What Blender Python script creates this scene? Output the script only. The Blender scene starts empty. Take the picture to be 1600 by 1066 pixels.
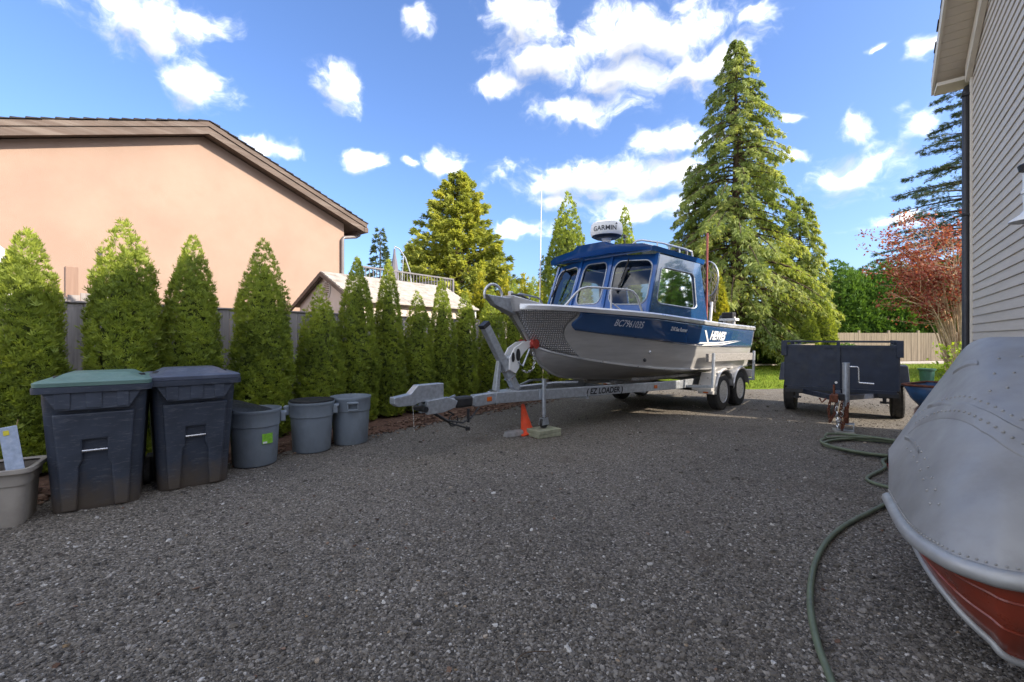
import bpy, bmesh, math, random
import numpy as np
from mathutils import Vector, Matrix
R = math.radians
sc = bpy.context.scene
C = sc.collection
random.seed(7)
rng = np.random.default_rng(11)

# ------------------------------------------------------------------ camera
cam = bpy.data.objects.new('camera', bpy.data.cameras.new('camera'))
C.objects.link(cam); sc.camera = cam
cam.location = (0, 0, 1.4); cam.rotation_euler = (R(90), 0, 0)
cam.data.sensor_width = 36; cam.data.lens = 15.75; cam.data.shift_y = -0.0031
cam.data.clip_start = 0.05; cam.data.clip_end = 3000

# ------------------------------------------------------------------ sun, sky, exposure
SUN = Vector((.96, -.397, .60)).normalized()
sun = bpy.data.objects.new('sun', bpy.data.lights.new('sun', 'SUN'))
C.objects.link(sun)
sun.data.energy = 2.0; sun.data.angle = R(.5); sun.data.color = (1, .88, .72)
sun.rotation_euler = (-SUN).to_track_quat('-Z', 'Y').to_euler()
sc.view_settings.view_transform = 'Standard'; sc.view_settings.look = 'None'
sc.view_settings.exposure = 2.12; sc.view_settings.gamma = 1
sc.view_settings.use_curve_mapping = False

W = bpy.data.worlds.new('World'); sc.world = W; W.use_nodes = True
nt = W.node_tree; nt.nodes.clear()
def wn(t, **k):
    n = nt.nodes.new(t)
    for a, b in k.items(): setattr(n, a, b)
    return n
def wl(a, b): nt.links.new(a, b)
def wmath(op, a, b=None, clamp=False):
    n = wn('ShaderNodeMath', operation=op, use_clamp=clamp)
    for i, v in enumerate((a, b)):
        if v is None: continue
        if isinstance(v, (int, float)): n.inputs[i].default_value = v
        else: wl(v, n.inputs[i])
    return n.outputs[0]
sky = wn('ShaderNodeTexSky', sky_type='NISHITA', sun_disc=False)
sky.sun_elevation = math.asin(SUN.z); sky.sun_rotation = math.atan2(SUN.x, SUN.y)
sky.altitude = 0; sky.air_density = 1.0; sky.dust_density = 1.8; sky.ozone_density = 2.5
tc = wn('ShaderNodeTexCoord'); sep = wn('ShaderNodeSeparateXYZ'); wl(tc.outputs['Generated'], sep.inputs[0])
az = wmath('ARCTAN2', sep.outputs[0], sep.outputs[1]); el = wmath('ARCSINE', sep.outputs[2])
comb = wn('ShaderNodeCombineXYZ'); wl(az, comb.inputs[0]); wl(el, comb.inputs[1])
def wnoise(scale, detail, rough, vec, loc=(0, 0, 0), stretch=(1, 1, 1)):
    mp = wn('ShaderNodeMapping'); mp.inputs['Location'].default_value = loc; mp.inputs['Scale'].default_value = stretch
    wl(vec, mp.inputs[0])
    n = wn('ShaderNodeTexNoise'); n.inputs['Scale'].default_value = scale
    n.inputs['Detail'].default_value = detail; n.inputs['Roughness'].default_value = rough
    wl(mp.outputs[0], n.inputs['Vector']); return n
n_warp = wnoise(7, 4, .55, comb.outputs[0])
warp = wn('ShaderNodeVectorMath', operation='MULTIPLY_ADD'); wl(n_warp.outputs['Color'], warp.inputs[0])
warp.inputs[1].default_value = (.15, .10, 0); 
sub = wn('ShaderNodeVectorMath', operation='SUBTRACT'); wl(comb.outputs[0], sub.inputs[0]); sub.inputs[1].default_value = (.075, .05, 0)
wl(sub.outputs[0], warp.inputs[2])
clouds = [(225,20,125,55),(265,55,75,40),(320,25,50,30),(308,128,62,36),(527,133,42,36),(650,28,20,30),(815,40,60,70),(850,105,75,40),(1000,55,150,60),
          (1080,95,110,45),(960,110,90,40),(780,135,45,18),(920,170,90,24),(1050,222,70,30),(930,280,150,36),(1040,275,80,30),
          (1335,196,38,24),(1335,262,80,34),(1440,78,30,22),(1452,185,40,22),(570,246,42,18),(702,250,34,18),(645,252,20,9),(410,222,55,13),
          (1226,188,20,12),(815,356,55,14),(1000,325,110,26),(870,312,50,14),(1225,245,30,14),(1370,80,22,8),(1190,25,40,16),(1390,345,70,16)]
def cloud_dist(vec):
    dmin = None
    for (x, y, rx, ry) in clouds:
        a0 = math.atan((x - 800) / 700); e0 = math.atan((528 - y) / 700 * math.cos(a0))
        ra = rx / 700 * math.cos(a0) ** 2; re = ry / 700 * math.cos(a0) * math.cos(e0) ** 2
        s = wn('ShaderNodeVectorMath', operation='SUBTRACT'); wl(vec, s.inputs[0]); s.inputs[1].default_value = (a0, e0, 0)
        m = wn('ShaderNodeVectorMath', operation='MULTIPLY'); wl(s.outputs[0], m.inputs[0]); m.inputs[1].default_value = (1 / ra, 1 / re, 0)
        l = wn('ShaderNodeVectorMath', operation='LENGTH'); wl(m.outputs[0], l.inputs[0])
        if dmin is None: dmin = l.outputs['Value']
        else:
            q = wn('ShaderNodeMath', operation='SMOOTH_MIN'); wl(dmin, q.inputs[0]); wl(l.outputs['Value'], q.inputs[1]); q.inputs[2].default_value = .35
            dmin = q.outputs[0]
    return dmin
dmin = cloud_dist(warp.outputs[0])
upv = wn('ShaderNodeVectorMath', operation='ADD'); wl(warp.outputs[0], upv.inputs[0]); upv.inputs[1].default_value = (.02, .030, 0)
dup = cloud_dist(upv.outputs[0])
# unseen cumulus over the rest of the sky, cover raised to brighten the shade
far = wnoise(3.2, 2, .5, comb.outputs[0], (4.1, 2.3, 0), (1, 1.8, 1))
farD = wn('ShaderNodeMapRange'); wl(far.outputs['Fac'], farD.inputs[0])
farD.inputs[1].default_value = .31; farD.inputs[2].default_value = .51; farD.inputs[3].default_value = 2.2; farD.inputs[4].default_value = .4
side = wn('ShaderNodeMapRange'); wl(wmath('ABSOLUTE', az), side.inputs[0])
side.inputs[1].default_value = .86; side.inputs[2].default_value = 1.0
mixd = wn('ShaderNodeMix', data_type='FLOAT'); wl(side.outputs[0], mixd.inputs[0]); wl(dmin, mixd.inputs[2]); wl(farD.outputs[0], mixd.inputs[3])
n_fine = wnoise(17, 8, .60, warp.outputs[0], (0, 0, 0), (1, 1.35, 1))
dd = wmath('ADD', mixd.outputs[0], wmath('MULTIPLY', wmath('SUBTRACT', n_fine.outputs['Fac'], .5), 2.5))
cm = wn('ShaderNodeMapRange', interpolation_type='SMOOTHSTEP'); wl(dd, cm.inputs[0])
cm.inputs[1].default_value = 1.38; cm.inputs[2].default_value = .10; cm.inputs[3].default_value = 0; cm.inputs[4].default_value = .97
n_sh = wnoise(9, 4, .55, warp.outputs[0], (3, 1, 0), (1, 1.6, 1))
shd = wn('ShaderNodeMapRange', interpolation_type='SMOOTHSTEP'); wl(wmath('ADD', wmath('ADD', dup, wmath('MULTIPLY', wmath('SUBTRACT', n_fine.outputs['Fac'], .5), .9)), wmath('MULTIPLY', wmath('SUBTRACT', n_sh.outputs['Fac'], .5), 1.2)), shd.inputs[0])
shd.inputs[1].default_value = 1.1; shd.inputs[2].default_value = .05
ccol = wn('ShaderNodeMix', data_type='RGBA'); wl(shd.outputs[0], ccol.inputs[0])
ccol.inputs[6].default_value = (.47, .465, .455, 1); ccol.inputs[7].default_value = (.150, .156, .170, 1)
tint = wn('ShaderNodeMix', data_type='RGBA', blend_type='MULTIPLY'); tint.inputs[0].default_value = 1
wl(sky.outputs[0], tint.inputs[6]); tint.inputs[7].default_value = (.322, .375, .485, 1)
bg1 = wn('ShaderNodeBackground'); wl(tint.outputs[2], bg1.inputs[0]); bg1.inputs[1].default_value = .15
bg2 = wn('ShaderNodeBackground'); wl(ccol.outputs[2], bg2.inputs[0]); bg2.inputs[1].default_value = 1.3
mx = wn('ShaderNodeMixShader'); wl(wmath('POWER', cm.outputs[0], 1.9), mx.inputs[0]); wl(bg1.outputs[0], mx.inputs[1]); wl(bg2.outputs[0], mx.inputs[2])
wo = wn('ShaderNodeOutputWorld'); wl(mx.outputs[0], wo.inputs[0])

# ------------------------------------------------------------------ property grid: u runs along the drive, m to the left of it
PA = math.atan(549 / 700)
U = Vector((math.sin(PA), math.cos(PA), 0)); M_ = Vector((-math.cos(PA), math.sin(PA), 0))
GROT = math.pi / 2 - PA
def G(u, m, z=0): return U * u + M_ * m + Vector((0, 0, z))

# ------------------------------------------------------------------ mesh helpers
class MB:
    def __init__(s): s.v = []; s.f = []; s.mi = []
    def add(s, vs, fs, mi=0):
        o = len(s.v); s.v += [tuple(p) for p in vs]
        for f in fs: s.f.append([o + i for i in f]); s.mi.append(mi)
        return s
    def box(s, c, d, rot=None, mi=0):
        c = Vector(c); h = Vector(d) / 2
        vs = []
        for x, y, z in ((-1,-1,-1),(1,-1,-1),(1,1,-1),(-1,1,-1),(-1,-1,1),(1,-1,1),(1,1,1),(-1,1,1)):
            p = Vector((x * h.x, y * h.y, z * h.z))
            if rot is not None: p = rot @ p
            vs.append(c + p)
        return s.add(vs, [(3,2,1,0),(4,5,6,7),(0,1,5,4),(1,2,6,5),(2,3,7,6),(3,0,4,7)], mi)
    def hexa(s, b, t, mi=0):
        return s.add(list(b) + list(t), [(3,2,1,0),(4,5,6,7),(0,1,5,4),(1,2,6,5),(2,3,7,6),(3,0,4,7)], mi)
    def bar(s, p0, p1, w, h, up=(0, 0, 1), mi=0, w1=None, h1=None):
        p0 = Vector(p0); p1 = Vector(p1); d = (p1 - p0).normalized(); up = Vector(up)
        sd = d.cross(up)
        if sd.length < 1e-4: sd = d.cross(Vector((1, 0, 0)))
        sd.normalize(); u2 = sd.cross(d).normalized()
        w1 = w if w1 is None else w1; h1 = h if h1 is None else h1
        def ring(p, a, b): return [p - sd*a/2 - u2*b/2, p + sd*a/2 - u2*b/2, p + sd*a/2 + u2*b/2, p - sd*a/2 + u2*b/2]
        return s.hexa(ring(p0, w, h), ring(p1, w1, h1), mi)
    def tube(s, path, r, seg=8, caps=True, mi=0):
        P = [Vector(p) for p in path]; n = len(P)
        rs = [r] * n if isinstance(r, (int, float)) else list(r)
        prev = None; rings = []
        for i in range(n):
            d = (P[min(i+1, n-1)] - P[max(i-1, 0)]).normalized()
            if prev is None:
                a = Vector((0, 0, 1)) if abs(d.z) < .9 else Vector((1, 0, 0)); x = d.cross(a).normalized()
            else:
                x = prev - d * prev.dot(d)
                x = x.normalized() if x.length > 1e-6 else d.orthogonal().normalized()
            prev = x; y = d.cross(x)
            rings.append([P[i] + (x * math.cos(2*math.pi*k/seg) + y * math.sin(2*math.pi*k/seg)) * rs[i] for k in range(seg)])
        vs = [p for rg in rings for p in rg]; fs = []
        for i in range(n - 1):
            for k in range(seg):
                k2 = (k + 1) % seg; fs.append((i*seg+k, i*seg+k2, (i+1)*seg+k2, (i+1)*seg+k))
        if caps: fs.append(tuple(reversed(range(seg)))); fs.append(tuple((n-1)*seg + k for k in range(seg)))
        return s.add(vs, fs, mi)
    def lathe(s, prof, seg=24, mat=None, mi=0):
        mat = mat or Matrix.Identity(4); vs = []; fs = []
        for (r, z) in prof:
            for k in range(seg):
                a = 2 * math.pi * k / seg; vs.append(mat @ Vector((r * math.cos(a), r * math.sin(a), z)))
        for i in range(len(prof) - 1):
            for k in range(seg):
                k2 = (k + 1) % seg; fs.append((i*seg+k, i*seg+k2, (i+1)*seg+k2, (i+1)*seg+k))
        if prof[0][0] > 1e-4: fs.append(tuple(reversed(range(seg))))
        if prof[-1][0] > 1e-4: fs.append(tuple((len(prof)-1)*seg + k for k in range(seg)))
        return s.add(vs, fs, mi)
    def prism(s, poly, fa, fb, mi=0):
        n = len(poly); vs = [fa(*p) for p in poly] + [fb(*p) for p in poly]
        fs = [tuple(reversed(range(n))), tuple(range(n, 2*n))] + [(i, (i+1) % n, n + (i+1) % n, n + i) for i in range(n)]
        return s.add(vs, fs, mi)
    def grid(s, rows, mi=0, close=False):
        nr = len(rows); nc = len(rows[0]); vs = [p for r in rows for p in r]; fs = []
        for i in range(nr - 1):
            for j in range(nc - (0 if close else 1)):
                j2 = (j + 1) % nc; fs.append((i*nc+j, i*nc+j2, (i+1)*nc+j2, (i+1)*nc+j))
        return s.add(vs, fs, mi)
    def mesh(s, name, fix=True):
        me = bpy.data.meshes.new(name); me.from_pydata(s.v, [], s.f)
        if any(s.mi): me.polygons.foreach_set('material_index', s.mi)
        if fix:
            bm = bmesh.new(); bm.from_mesh(me); bmesh.ops.remove_doubles(bm, verts=bm.verts, dist=1e-6)
            bmesh.ops.recalc_face_normals(bm, faces=bm.faces); bm.to_mesh(me); bm.free()
        me.update(); return me
    def build(s, name, mat, parent=None, smooth=None, bevel=0, solid=0):
        return obj(name, s.mesh(name), mat, parent, smooth, bevel, solid)
def obj(name, me, mat, parent=None, smooth=None, bevel=0, solid=0):
    o = bpy.data.objects.new(name, me); C.objects.link(o)
    if mat is not None and not me.materials:
        for m in (mat if isinstance(mat, (list, tuple)) else [mat]): me.materials.append(m)
    if parent: o.parent = parent
    if smooth is not None:
        me.shade_smooth(); me.set_sharp_from_angle(angle=R(smooth))
    if solid:
        md = o.modifiers.new('solid', 'SOLIDIFY'); md.thickness = solid; md.offset = -1
    if bevel:
        md = o.modifiers.new('bevel', 'BEVEL'); md.width = bevel; md.segments = 2; md.limit_method = 'ANGLE'; md.angle_limit = R(40)
    return o
def tag(o, label, cat, group=None):
    o['label'] = label; o['category'] = cat
    if group: o['group'] = group
    return o
def thing(name, label, cat, loc=(0, 0, 0), rz=0, group=None):
    o = bpy.data.objects.new(name, None); C.objects.link(o); o.empty_display_size = .1
    o.location = loc; o.rotation_euler = (0, 0, rz); return tag(o, label, cat, group)
def struct(o): o['kind'] = 'structure'; return o
def stuff(o): o['kind'] = 'stuff'; return o
def linkcopy(o, parent=None):
    c = o.copy(); C.objects.link(c); c.parent = parent
    for ch in list(o.children): linkcopy(ch, c)
    return c

# ------------------------------------------------------------------ materials
def material(name):
    m = bpy.data.materials.new(name); m.use_nodes = True; m.node_tree.nodes.clear(); return m
class NB:
    def __init__(s, m): s.t = m.node_tree
    def n(s, t, **k):
        x = s.t.nodes.new(t)
        for a, b in k.items(): setattr(x, a, b)
        return x
    def l(s, a, b): s.t.links.new(a, b)
    def coord(s, kind='Object', scale=(1, 1, 1), loc=(0, 0, 0)):
        c = s.n('ShaderNodeTexCoord'); mp = s.n('ShaderNodeMapping'); s.l(c.outputs[kind], mp.inputs[0])
        mp.inputs['Scale'].default_value = scale; mp.inputs['Location'].default_value = loc; return mp.outputs[0]
    def noise(s, vec, scale, detail=4, rough=.55, dist=0):
        x = s.n('ShaderNodeTexNoise'); s.l(vec, x.inputs['Vector']); x.inputs['Scale'].default_value = scale
        x.inputs['Detail'].default_value = detail; x.inputs['Roughness'].default_value = rough; x.inputs['Distortion'].default_value = dist
        return x.outputs['Fac']
    def ramp(s, fac, stops):
        x = s.n('ShaderNodeValToRGB'); s.l(fac, x.inputs[0]); e = x.color_ramp.elements
        while len(e) < len(stops): e.new(.5)
        for i, (p, c) in enumerate(stops):
            e[i].position = p; e[i].color = (c if isinstance(c, tuple) else (c, c, c)) + (1,)
        return x.outputs[0]
    def mix(s, fac, a, b, blend='MIX'):
        x = s.n('ShaderNodeMix', data_type='RGBA', blend_type=blend)
        for i, v in ((0, fac), (6, a), (7, b)):
            if isinstance(v, tuple): x.inputs[i].default_value = v + (1,)
            elif isinstance(v, (int, float)): x.inputs[i].default_value = v
            else: s.l(v, x.inputs[i])
        return x.outputs[2]
    def math(s, op, a, b=None, clamp=False):
        x = s.n('ShaderNodeMath', operation=op, use_clamp=clamp)
        for i, v in enumerate((a, b)):
            if v is None: continue
            if isinstance(v, (int, float)): x.inputs[i].default_value = v
            else: s.l(v, x.inputs[i])
        return x.outputs[0]
    def range(s, v, a, b, c=0, d=1):
        x = s.n('ShaderNodeMapRange'); s.l(v, x.inputs[0])
        for i, k in enumerate((a, b, c, d)): x.inputs[i + 1].default_value = k
        return x.outputs[0]
    def bump(s, h, strength=.3, dist=.01):
        x = s.n('ShaderNodeBump'); s.l(h, x.inputs['Height']); x.inputs['Strength'].default_value = strength
        x.inputs['Distance'].default_value = dist; return x.outputs[0]
    def out(s, sh): o = s.n('ShaderNodeOutputMaterial'); s.l(sh, o.inputs[0])
    def pbr(s, col, rough=.6, metal=0, normal=None, coat=0, spec=.5, sss=0):
        p = s.n('ShaderNodeBsdfPrincipled')
        for k, v in (('Base Color', col), ('Roughness', rough), ('Metallic', metal), ('Coat Weight', coat), ('Specular IOR Level', spec)):
            if isinstance(v, tuple): p.inputs[k].default_value = v + (1,)
            elif isinstance(v, (int, float)): p.inputs[k].default_value = v
            else: s.l(v, p.inputs[k])
        if coat: p.inputs['Coat Roughness'].default_value = .04
        if normal is not None: s.l(normal, p.inputs['Normal'])
        return p.outputs[0]
def plain(name, col, rough=.6, metal=0, var=.25, vs=6, bump=.0, bs=60, coat=0, dirt=None, stretch=(1, 1, 1), spec=.5, rvar=.12):
    """a painted / moulded / metal surface with uneven colour, gloss and fine relief"""
    m = material(name); b = NB(m); v = b.coord('Object', stretch)
    n1 = b.noise(v, vs, 5, .6); lo = tuple(c * (1 - var) for c in col); hi = tuple(min(1, c * (1 + var * .8)) for c in col)
    c = b.ramp(n1, [(.3, lo), (.7, hi)])
    if dirt:
        n2 = b.noise(v, dirt[2], 6, .65); c = b.mix(b.range(n2, .5, .72, 0, dirt[1]), c, dirt[0])
    r = b.range(b.noise(v, vs * 3, 3, .5), .3, .7, max(.02, rough - rvar), min(1, rough + rvar))
    nm = b.bump(b.noise(v, bs, 4, .6), bump, .01) if bump else None
    b.out(b.pbr(c, r, metal, nm, coat, spec)); return m
MT = {}
def wood(name, c0, c1, scale=1, rough=.85, vert=True):
    m = material(name); b = NB(m)
    oi = b.n('ShaderNodeObjectInfo')
    add = b.n('ShaderNodeVectorMath', operation='ADD'); cc = b.n('ShaderNodeCombineXYZ')
    for i in range(3): b.l(b.math('MULTIPLY', oi.outputs['Random'], (37., 91., 17.)[i]), cc.inputs[i])
    b.l(b.coord('Object', (14*scale, 14*scale, .9*scale) if vert else (.9*scale, 14*scale, 14*scale)), add.inputs[0]); b.l(cc.outputs[0], add.inputs[1])
    g = b.noise(add.outputs[0], 2.2, 7, .65, .6); st = b.noise(add.outputs[0], .5, 3, .5)
    c = b.mix(b.range(g, .3, .7), c0, c1); c = b.mix(b.range(st, .4, .7, 0, .55), c, tuple(x * .5 for x in c0))
    c = b.mix(b.range(oi.outputs['Random'], 0, 1, 0, .35), c, tuple(min(1, x * 1.5) for x in c1))
    b.out(b.pbr(c, rough, 0, b.bump(g, .5, .006), 0, .25)); return m
def leafmat(name, dark, mid, lite, trans=.35, rough=.55):
    m = material(name); b = NB(m); a = b.n('ShaderNodeAttribute', attribute_name='tint')
    c = b.ramp(a.outputs['Fac'], [(0, dark), (.5, mid), (1, lite)])
    p = b.pbr(c, rough, 0, None, 0, .3)
    t = b.n('ShaderNodeBsdfTranslucent'); b.l(b.mix(1, c, (1.25, 1.2, .6), 'MULTIPLY'), t.inputs[0])
    mx = b.n('ShaderNodeMixShader'); mx.inputs[0].default_value = trans; b.l(p, mx.inputs[1]); b.l(t.outputs[0], mx.inputs[2])
    b.out(mx.outputs[0]); return m
MT['arbor'] = leafmat('arborvitae_leaf', (.14, .185, .045), (.30, .375, .07), (.44, .50, .09), .45)
MT['cedar'] = leafmat('cedar_leaf', (.115, .17, .052), (.255, .32, .085), (.43, .46, .13), .46)
MT['cypress'] = leafmat('cypress_leaf', (.16, .20, .045), (.36, .40, .085), (.56, .55, .12), .46)
MT['hedge'] = leafmat('hedge_leaf', (.05, .115, .025), (.10, .20, .036), (.17, .29, .05))
MT['spruce'] = leafmat('spruce_leaf', (.04, .07, .04), (.08, .12, .06), (.15, .19, .08), .3)
MT['golden'] = leafmat('golden_leaf', (.14, .17, .02), (.34, .35, .04), (.55, .50, .06), .45)
MT['redleaf'] = leafmat('red_leaf', (.17, .035, .03), (.33, .085, .065), (.46, .19, .13), .4)
MT['lime'] = leafmat('lime_leaf', (.12, .2, .02), (.25, .36, .03), (.42, .5, .06), .4)
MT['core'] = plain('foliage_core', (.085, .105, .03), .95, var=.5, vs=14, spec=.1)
MT['bark'] = plain('bark', (.10, .072, .05), .95, var=.5, vs=9, bump=.8, bs=25, stretch=(1, 1, .25), spec=.15)
MT['stem'] = plain('pale_stem', (.52, .38, .25), .9, var=.4, vs=9, bump=.4, bs=40, spec=.2)
MT['alu'] = plain('aluminium_bare', (.54, .53, .52), .38, .6, var=.14, vs=3, bump=.06, bs=120, stretch=(.3, 1, 4), rvar=.08)
MT['alu_trim'] = plain('aluminium_trim', (.60, .60, .60), .38, .8, var=.08, vs=3)
MT['galv'] = plain('galvanised_steel', (.44, .47, .51), .42, .7, var=.22, vs=22, bump=.06, bs=70)
MT['steel'] = plain('bright_steel', (.6, .6, .6), .25, .95, var=.2, vs=20)
MT['blue'] = plain('blue_boat_paint', (.012, .085, .30), .2, 0, var=.1, vs=2, coat=1.0, rvar=.04)
MT['navy'] = plain('navy_boat_paint', (.018, .072, .20), .2, .15, var=.1, vs=2, coat=1.0, rvar=.04)
MT['white'] = plain('white_plastic', (.78, .78, .76), .4, var=.06, vs=9)
MT['black'] = plain('black_plastic', (.018, .018, .02), .5, var=.4, vs=12, bump=.1, bs=90)
MT['dark_int'] = plain('dark_interior', (.05, .055, .065), .8, var=.3, vs=5)
MT['rubber'] = plain('tyre_rubber', (.028, .027, .026), .8, var=.4, vs=14, bump=.3, bs=60, dirt=((.10, .085, .07), .35, 5))
MT['rim'] = plain('wheel_rim', (.62, .63, .65), .35, .6, var=.15, vs=15)
MT['red_rubber'] = plain('red_roller', (.42, .045, .03), .55, var=.3, vs=20)
MT['amber'] = plain('amber_lens', (.55, .12, .015), .25, var=.2, vs=20)
MT['orange'] = plain('cone_orange', (.85, .085, .025), .55, var=.18, vs=7, dirt=((.3, .1, .06), .5, 6))
MT['concrete'] = plain('concrete', (.34, .33, .29), .92, var=.25, vs=9, bump=.5, bs=60, dirt=((.15, .17, .09), .6, 5))
MT['paver'] = plain('mossy_paver', (.30, .30, .21), .92, var=.25, vs=9, bump=.5, bs=60, dirt=((.13, .16, .06), .6, 6))
MT['rock'] = plain('grey_rock', (.28, .27, .26), .9, var=.3, vs=9, bump=.7, bs=30)
MT['utrail'] = plain('navy_trailer_paint', (.011, .019, .042), .45, 0, var=.3, vs=5, bump=.08, bs=50, dirt=((.05, .052, .055), .35, 7))
MT['rust'] = plain('rusty_iron', (.16, .055, .03), .85, .3, var=.5, vs=25, bump=.5, bs=80)
MT['hose'] = plain('green_hose', (.115, .14, .085), .55, var=.2, vs=8, dirt=((.2, .19, .15), .4, 20))
MT['stucco'] = plain('tan_stucco', (.34, .242, .19), .93, var=.09, vs=.9, bump=.5, bs=85, spec=.2, dirt=((.315, .215, .165), .5, 2.2))
MT['fascia'] = plain('brown_fascia', (.105, .075, .06), .75, var=.2, vs=3, bump=.2, bs=40, stretch=(.3, 1, 4), dirt=((.24, .20, .17), .45, 2.2))
MT['shingle'] = plain('dark_shingle', (.045, .043, .045), .95, var=.5, vs=10, bump=.7, bs=40, spec=.15)
MT['shed_shingle'] = plain('weathered_shingle', (.36, .33, .30), .95, var=.3, vs=6, bump=.6, bs=40, spec=.15)
MT['shed_wall'] = plain('shed_wall', (.58, .50, .44), .85, var=.08, vs=3, bump=.2, bs=40)
MT['siding'] = plain('beige_siding', (.565, .50, .425), .62, var=.07, vs=2.5, bump=.12, bs=30, stretch=(.6, 4, 8))
MT['trim'] = plain('cream_trim', (.66, .60, .50), .7, var=.08, vs=3, bump=.1, bs=40)
MT['soffit'] = plain('cream_soffit', (.60, .53, .43), .7, var=.08, vs=3)
MT['downpipe'] = plain('dark_downpipe', (.022, .022, .026), .4, var=.3, vs=8)
MT['cartbody'] = None
MT['can'] = plain('grey_can_plastic', (.20, .235, .27), .55, var=.13, vs=5, bump=.08, bs=90, dirt=((.12, .13, .14), .5, 4), stretch=(1, 1, .5))
MT['tote'] = plain('beige_tote', (.36, .325, .28), .55, var=.08, vs=4, dirt=((.22, .19, .16), .4, 5))
MT['card'] = plain('cardboard', (.42, .27, .16), .9, var=.12, vs=9)
MT['purple'] = plain('purple_card', (.12, .05, .16), .6, var=.25, vs=20)
MT['paleblue'] = plain('pale_blue_card', (.36, .43, .55), .5, var=.2, vs=25, dirt=((.55, .6, .68), .6, 30))
MT['yellow'] = plain('yellow_print', (.7, .6, .05), .5)
MT['limegreen'] = plain('green_sticker', (.22, .50, .04), .5, var=.35, vs=30)
MT['whiteprint'] = plain('white_print', (.75, .75, .74), .5, var=.12, vs=30)
MT['blackprint'] = plain('black_print', (.02, .02, .025), .5)
MT['greyprint'] = plain('grey_print', (.55, .58, .66), .45, var=.2, vs=30)
MT['bunk'] = plain('grey_carpet', (.26, .25, .24), .98, var=.35, vs=30, bump=.6, bs=120, spec=.1)
MT['redboat'] = plain('red_hull_paint', (.24, .038, .018), .35, var=.25, vs=4, bump=.06, bs=20, dirt=((.10, .035, .02), .6, 5), coat=.3)
MT['barrow'] = plain('blue_barrow_paint', (.025, .075, .17), .4, var=.3, vs=10, dirt=((.12, .07, .05), .6, 9))
MT['greenbin'] = plain('green_plastic', (.02, .085, .055), .5, var=.25, vs=9)
MT['umbrella'] = plain('grey_canvas', (.17, .16, .19), .95, var=.2, vs=6)
MT['fence'] = wood('grey_fence_wood', (.20, .178, .175), (.34, .31, .30))
MT['farfence'] = wood('tan_fence_wood', (.20, .16, .115), (.31, .255, .19))
MT['postwood'] = wood('brown_post_wood', (.19, .12, .09), (.28, .19, .15))
MT['timber'] = wood('timber_rail', (.2, .16, .10), (.3, .25, .17), vert=False)
MT['redpole'] = plain('red_pole', (.33, .08, .07), .4, var=.2, vs=20)

def glassmat():
    m = material('cabin_glass'); b = NB(m)
    t = b.n('ShaderNodeBsdfTransparent'); t.inputs[0].default_value = (.46, .53, .54, 1)
    g = b.n('ShaderNodeBsdfGlossy'); g.inputs['Roughness'].default_value = .03; g.inputs[0].default_value = (.95, .97, 1, 1)
    fr = b.n('ShaderNodeFresnel'); fr.inputs[0].default_value = 1.6
    k = b.math('ADD', b.math('MULTIPLY', fr.outputs[0], .8), .03, True)
    mx = b.n('ShaderNodeMixShader'); b.l(k, mx.inputs[0]); b.l(t.outputs[0], mx.inputs[1]); b.l(g.outputs[0], mx.inputs[2]); b.out(mx.outputs[0]); return m
MT['glass'] = glassmat()
def cartmat(name, col):
    m = material(name); b = NB(m); v = b.coord('Object')
    n1 = b.noise(v, 5, 5, .6); c = b.ramp(n1, [(.3, tuple(x * .75 for x in col)), (.7, tuple(x * 1.2 for x in col))])
    sc_ = b.noise(b.coord('Object', (2, 2, 9)), 6, 6, .7)
    c = b.mix(b.range(sc_, .54, .74, 0, .6), c, (.17, .175, .185))
    sp = b.n('ShaderNodeSeparateXYZ'); b.l(b.coord('Object'), sp.inputs[0])
    h = b.math('ADD', sp.outputs[2], b.math('MULTIPLY', b.math('SUBTRACT', b.noise(v, 7, 6, .7), .5), .42))
    c = b.mix(b.range(h, .06, .30, .8, 0), c, (.105, .08, .055))
    b.out(b.pbr(c, b.range(n1, .3, .7, .42, .62), 0, b.bump(b.noise(v, 120, 3, .6), .1, .004))); return m
MT['cart'] = cartmat('cart_plastic', (.040, .050, .072))
MT['lidgreen'] = plain('green_lid_plastic', (.115, .20, .172), .5, var=.2, vs=6, dirt=((.13, .17, .16), .5, 6))
MT['lidgrey'] = plain('grey_lid_plastic', (.075, .088, .125), .5, var=.2, vs=6, dirt=((.13, .14, .17), .5, 6))
def diamond():
    m = material('diamond_plate'); b = NB(m)
    c = b.n('ShaderNodeTexCoord'); sp = b.n('ShaderNodeSeparateXYZ'); b.l(c.outputs['UV'], sp.inputs[0])
    k = 2 * math.pi / .062
    a = b.math('MULTIPLY', sp.outputs[0], k); d = b.math('MULTIPLY', sp.outputs[1], k)
    s1 = b.math('MULTIPLY', b.math('SINE', a), b.math('SINE', d))
    big = b.math('GREATER_THAN', s1, 0)
    ab = b.math('ABSOLUTE', s1)
    p = b.math('SINE', b.math('ADD', a, d)); q = b.math('SINE', b.math('SUBTRACT', a, d))
    loz = b.range(ab, .45, .75)
    col = b.mix(loz, (.26, .255, .26), (.80, .80, .80))
    b.out(b.pbr(col, b.range(loz, 0, 1, .42, .22), .8, b.bump(loz, .8, .004))); return m
MT['diamond'] = diamond()

MT['rimdark'] = plain('wheel_dish', (.13, .13, .135), .5, .4, var=.3, vs=15)

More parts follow.
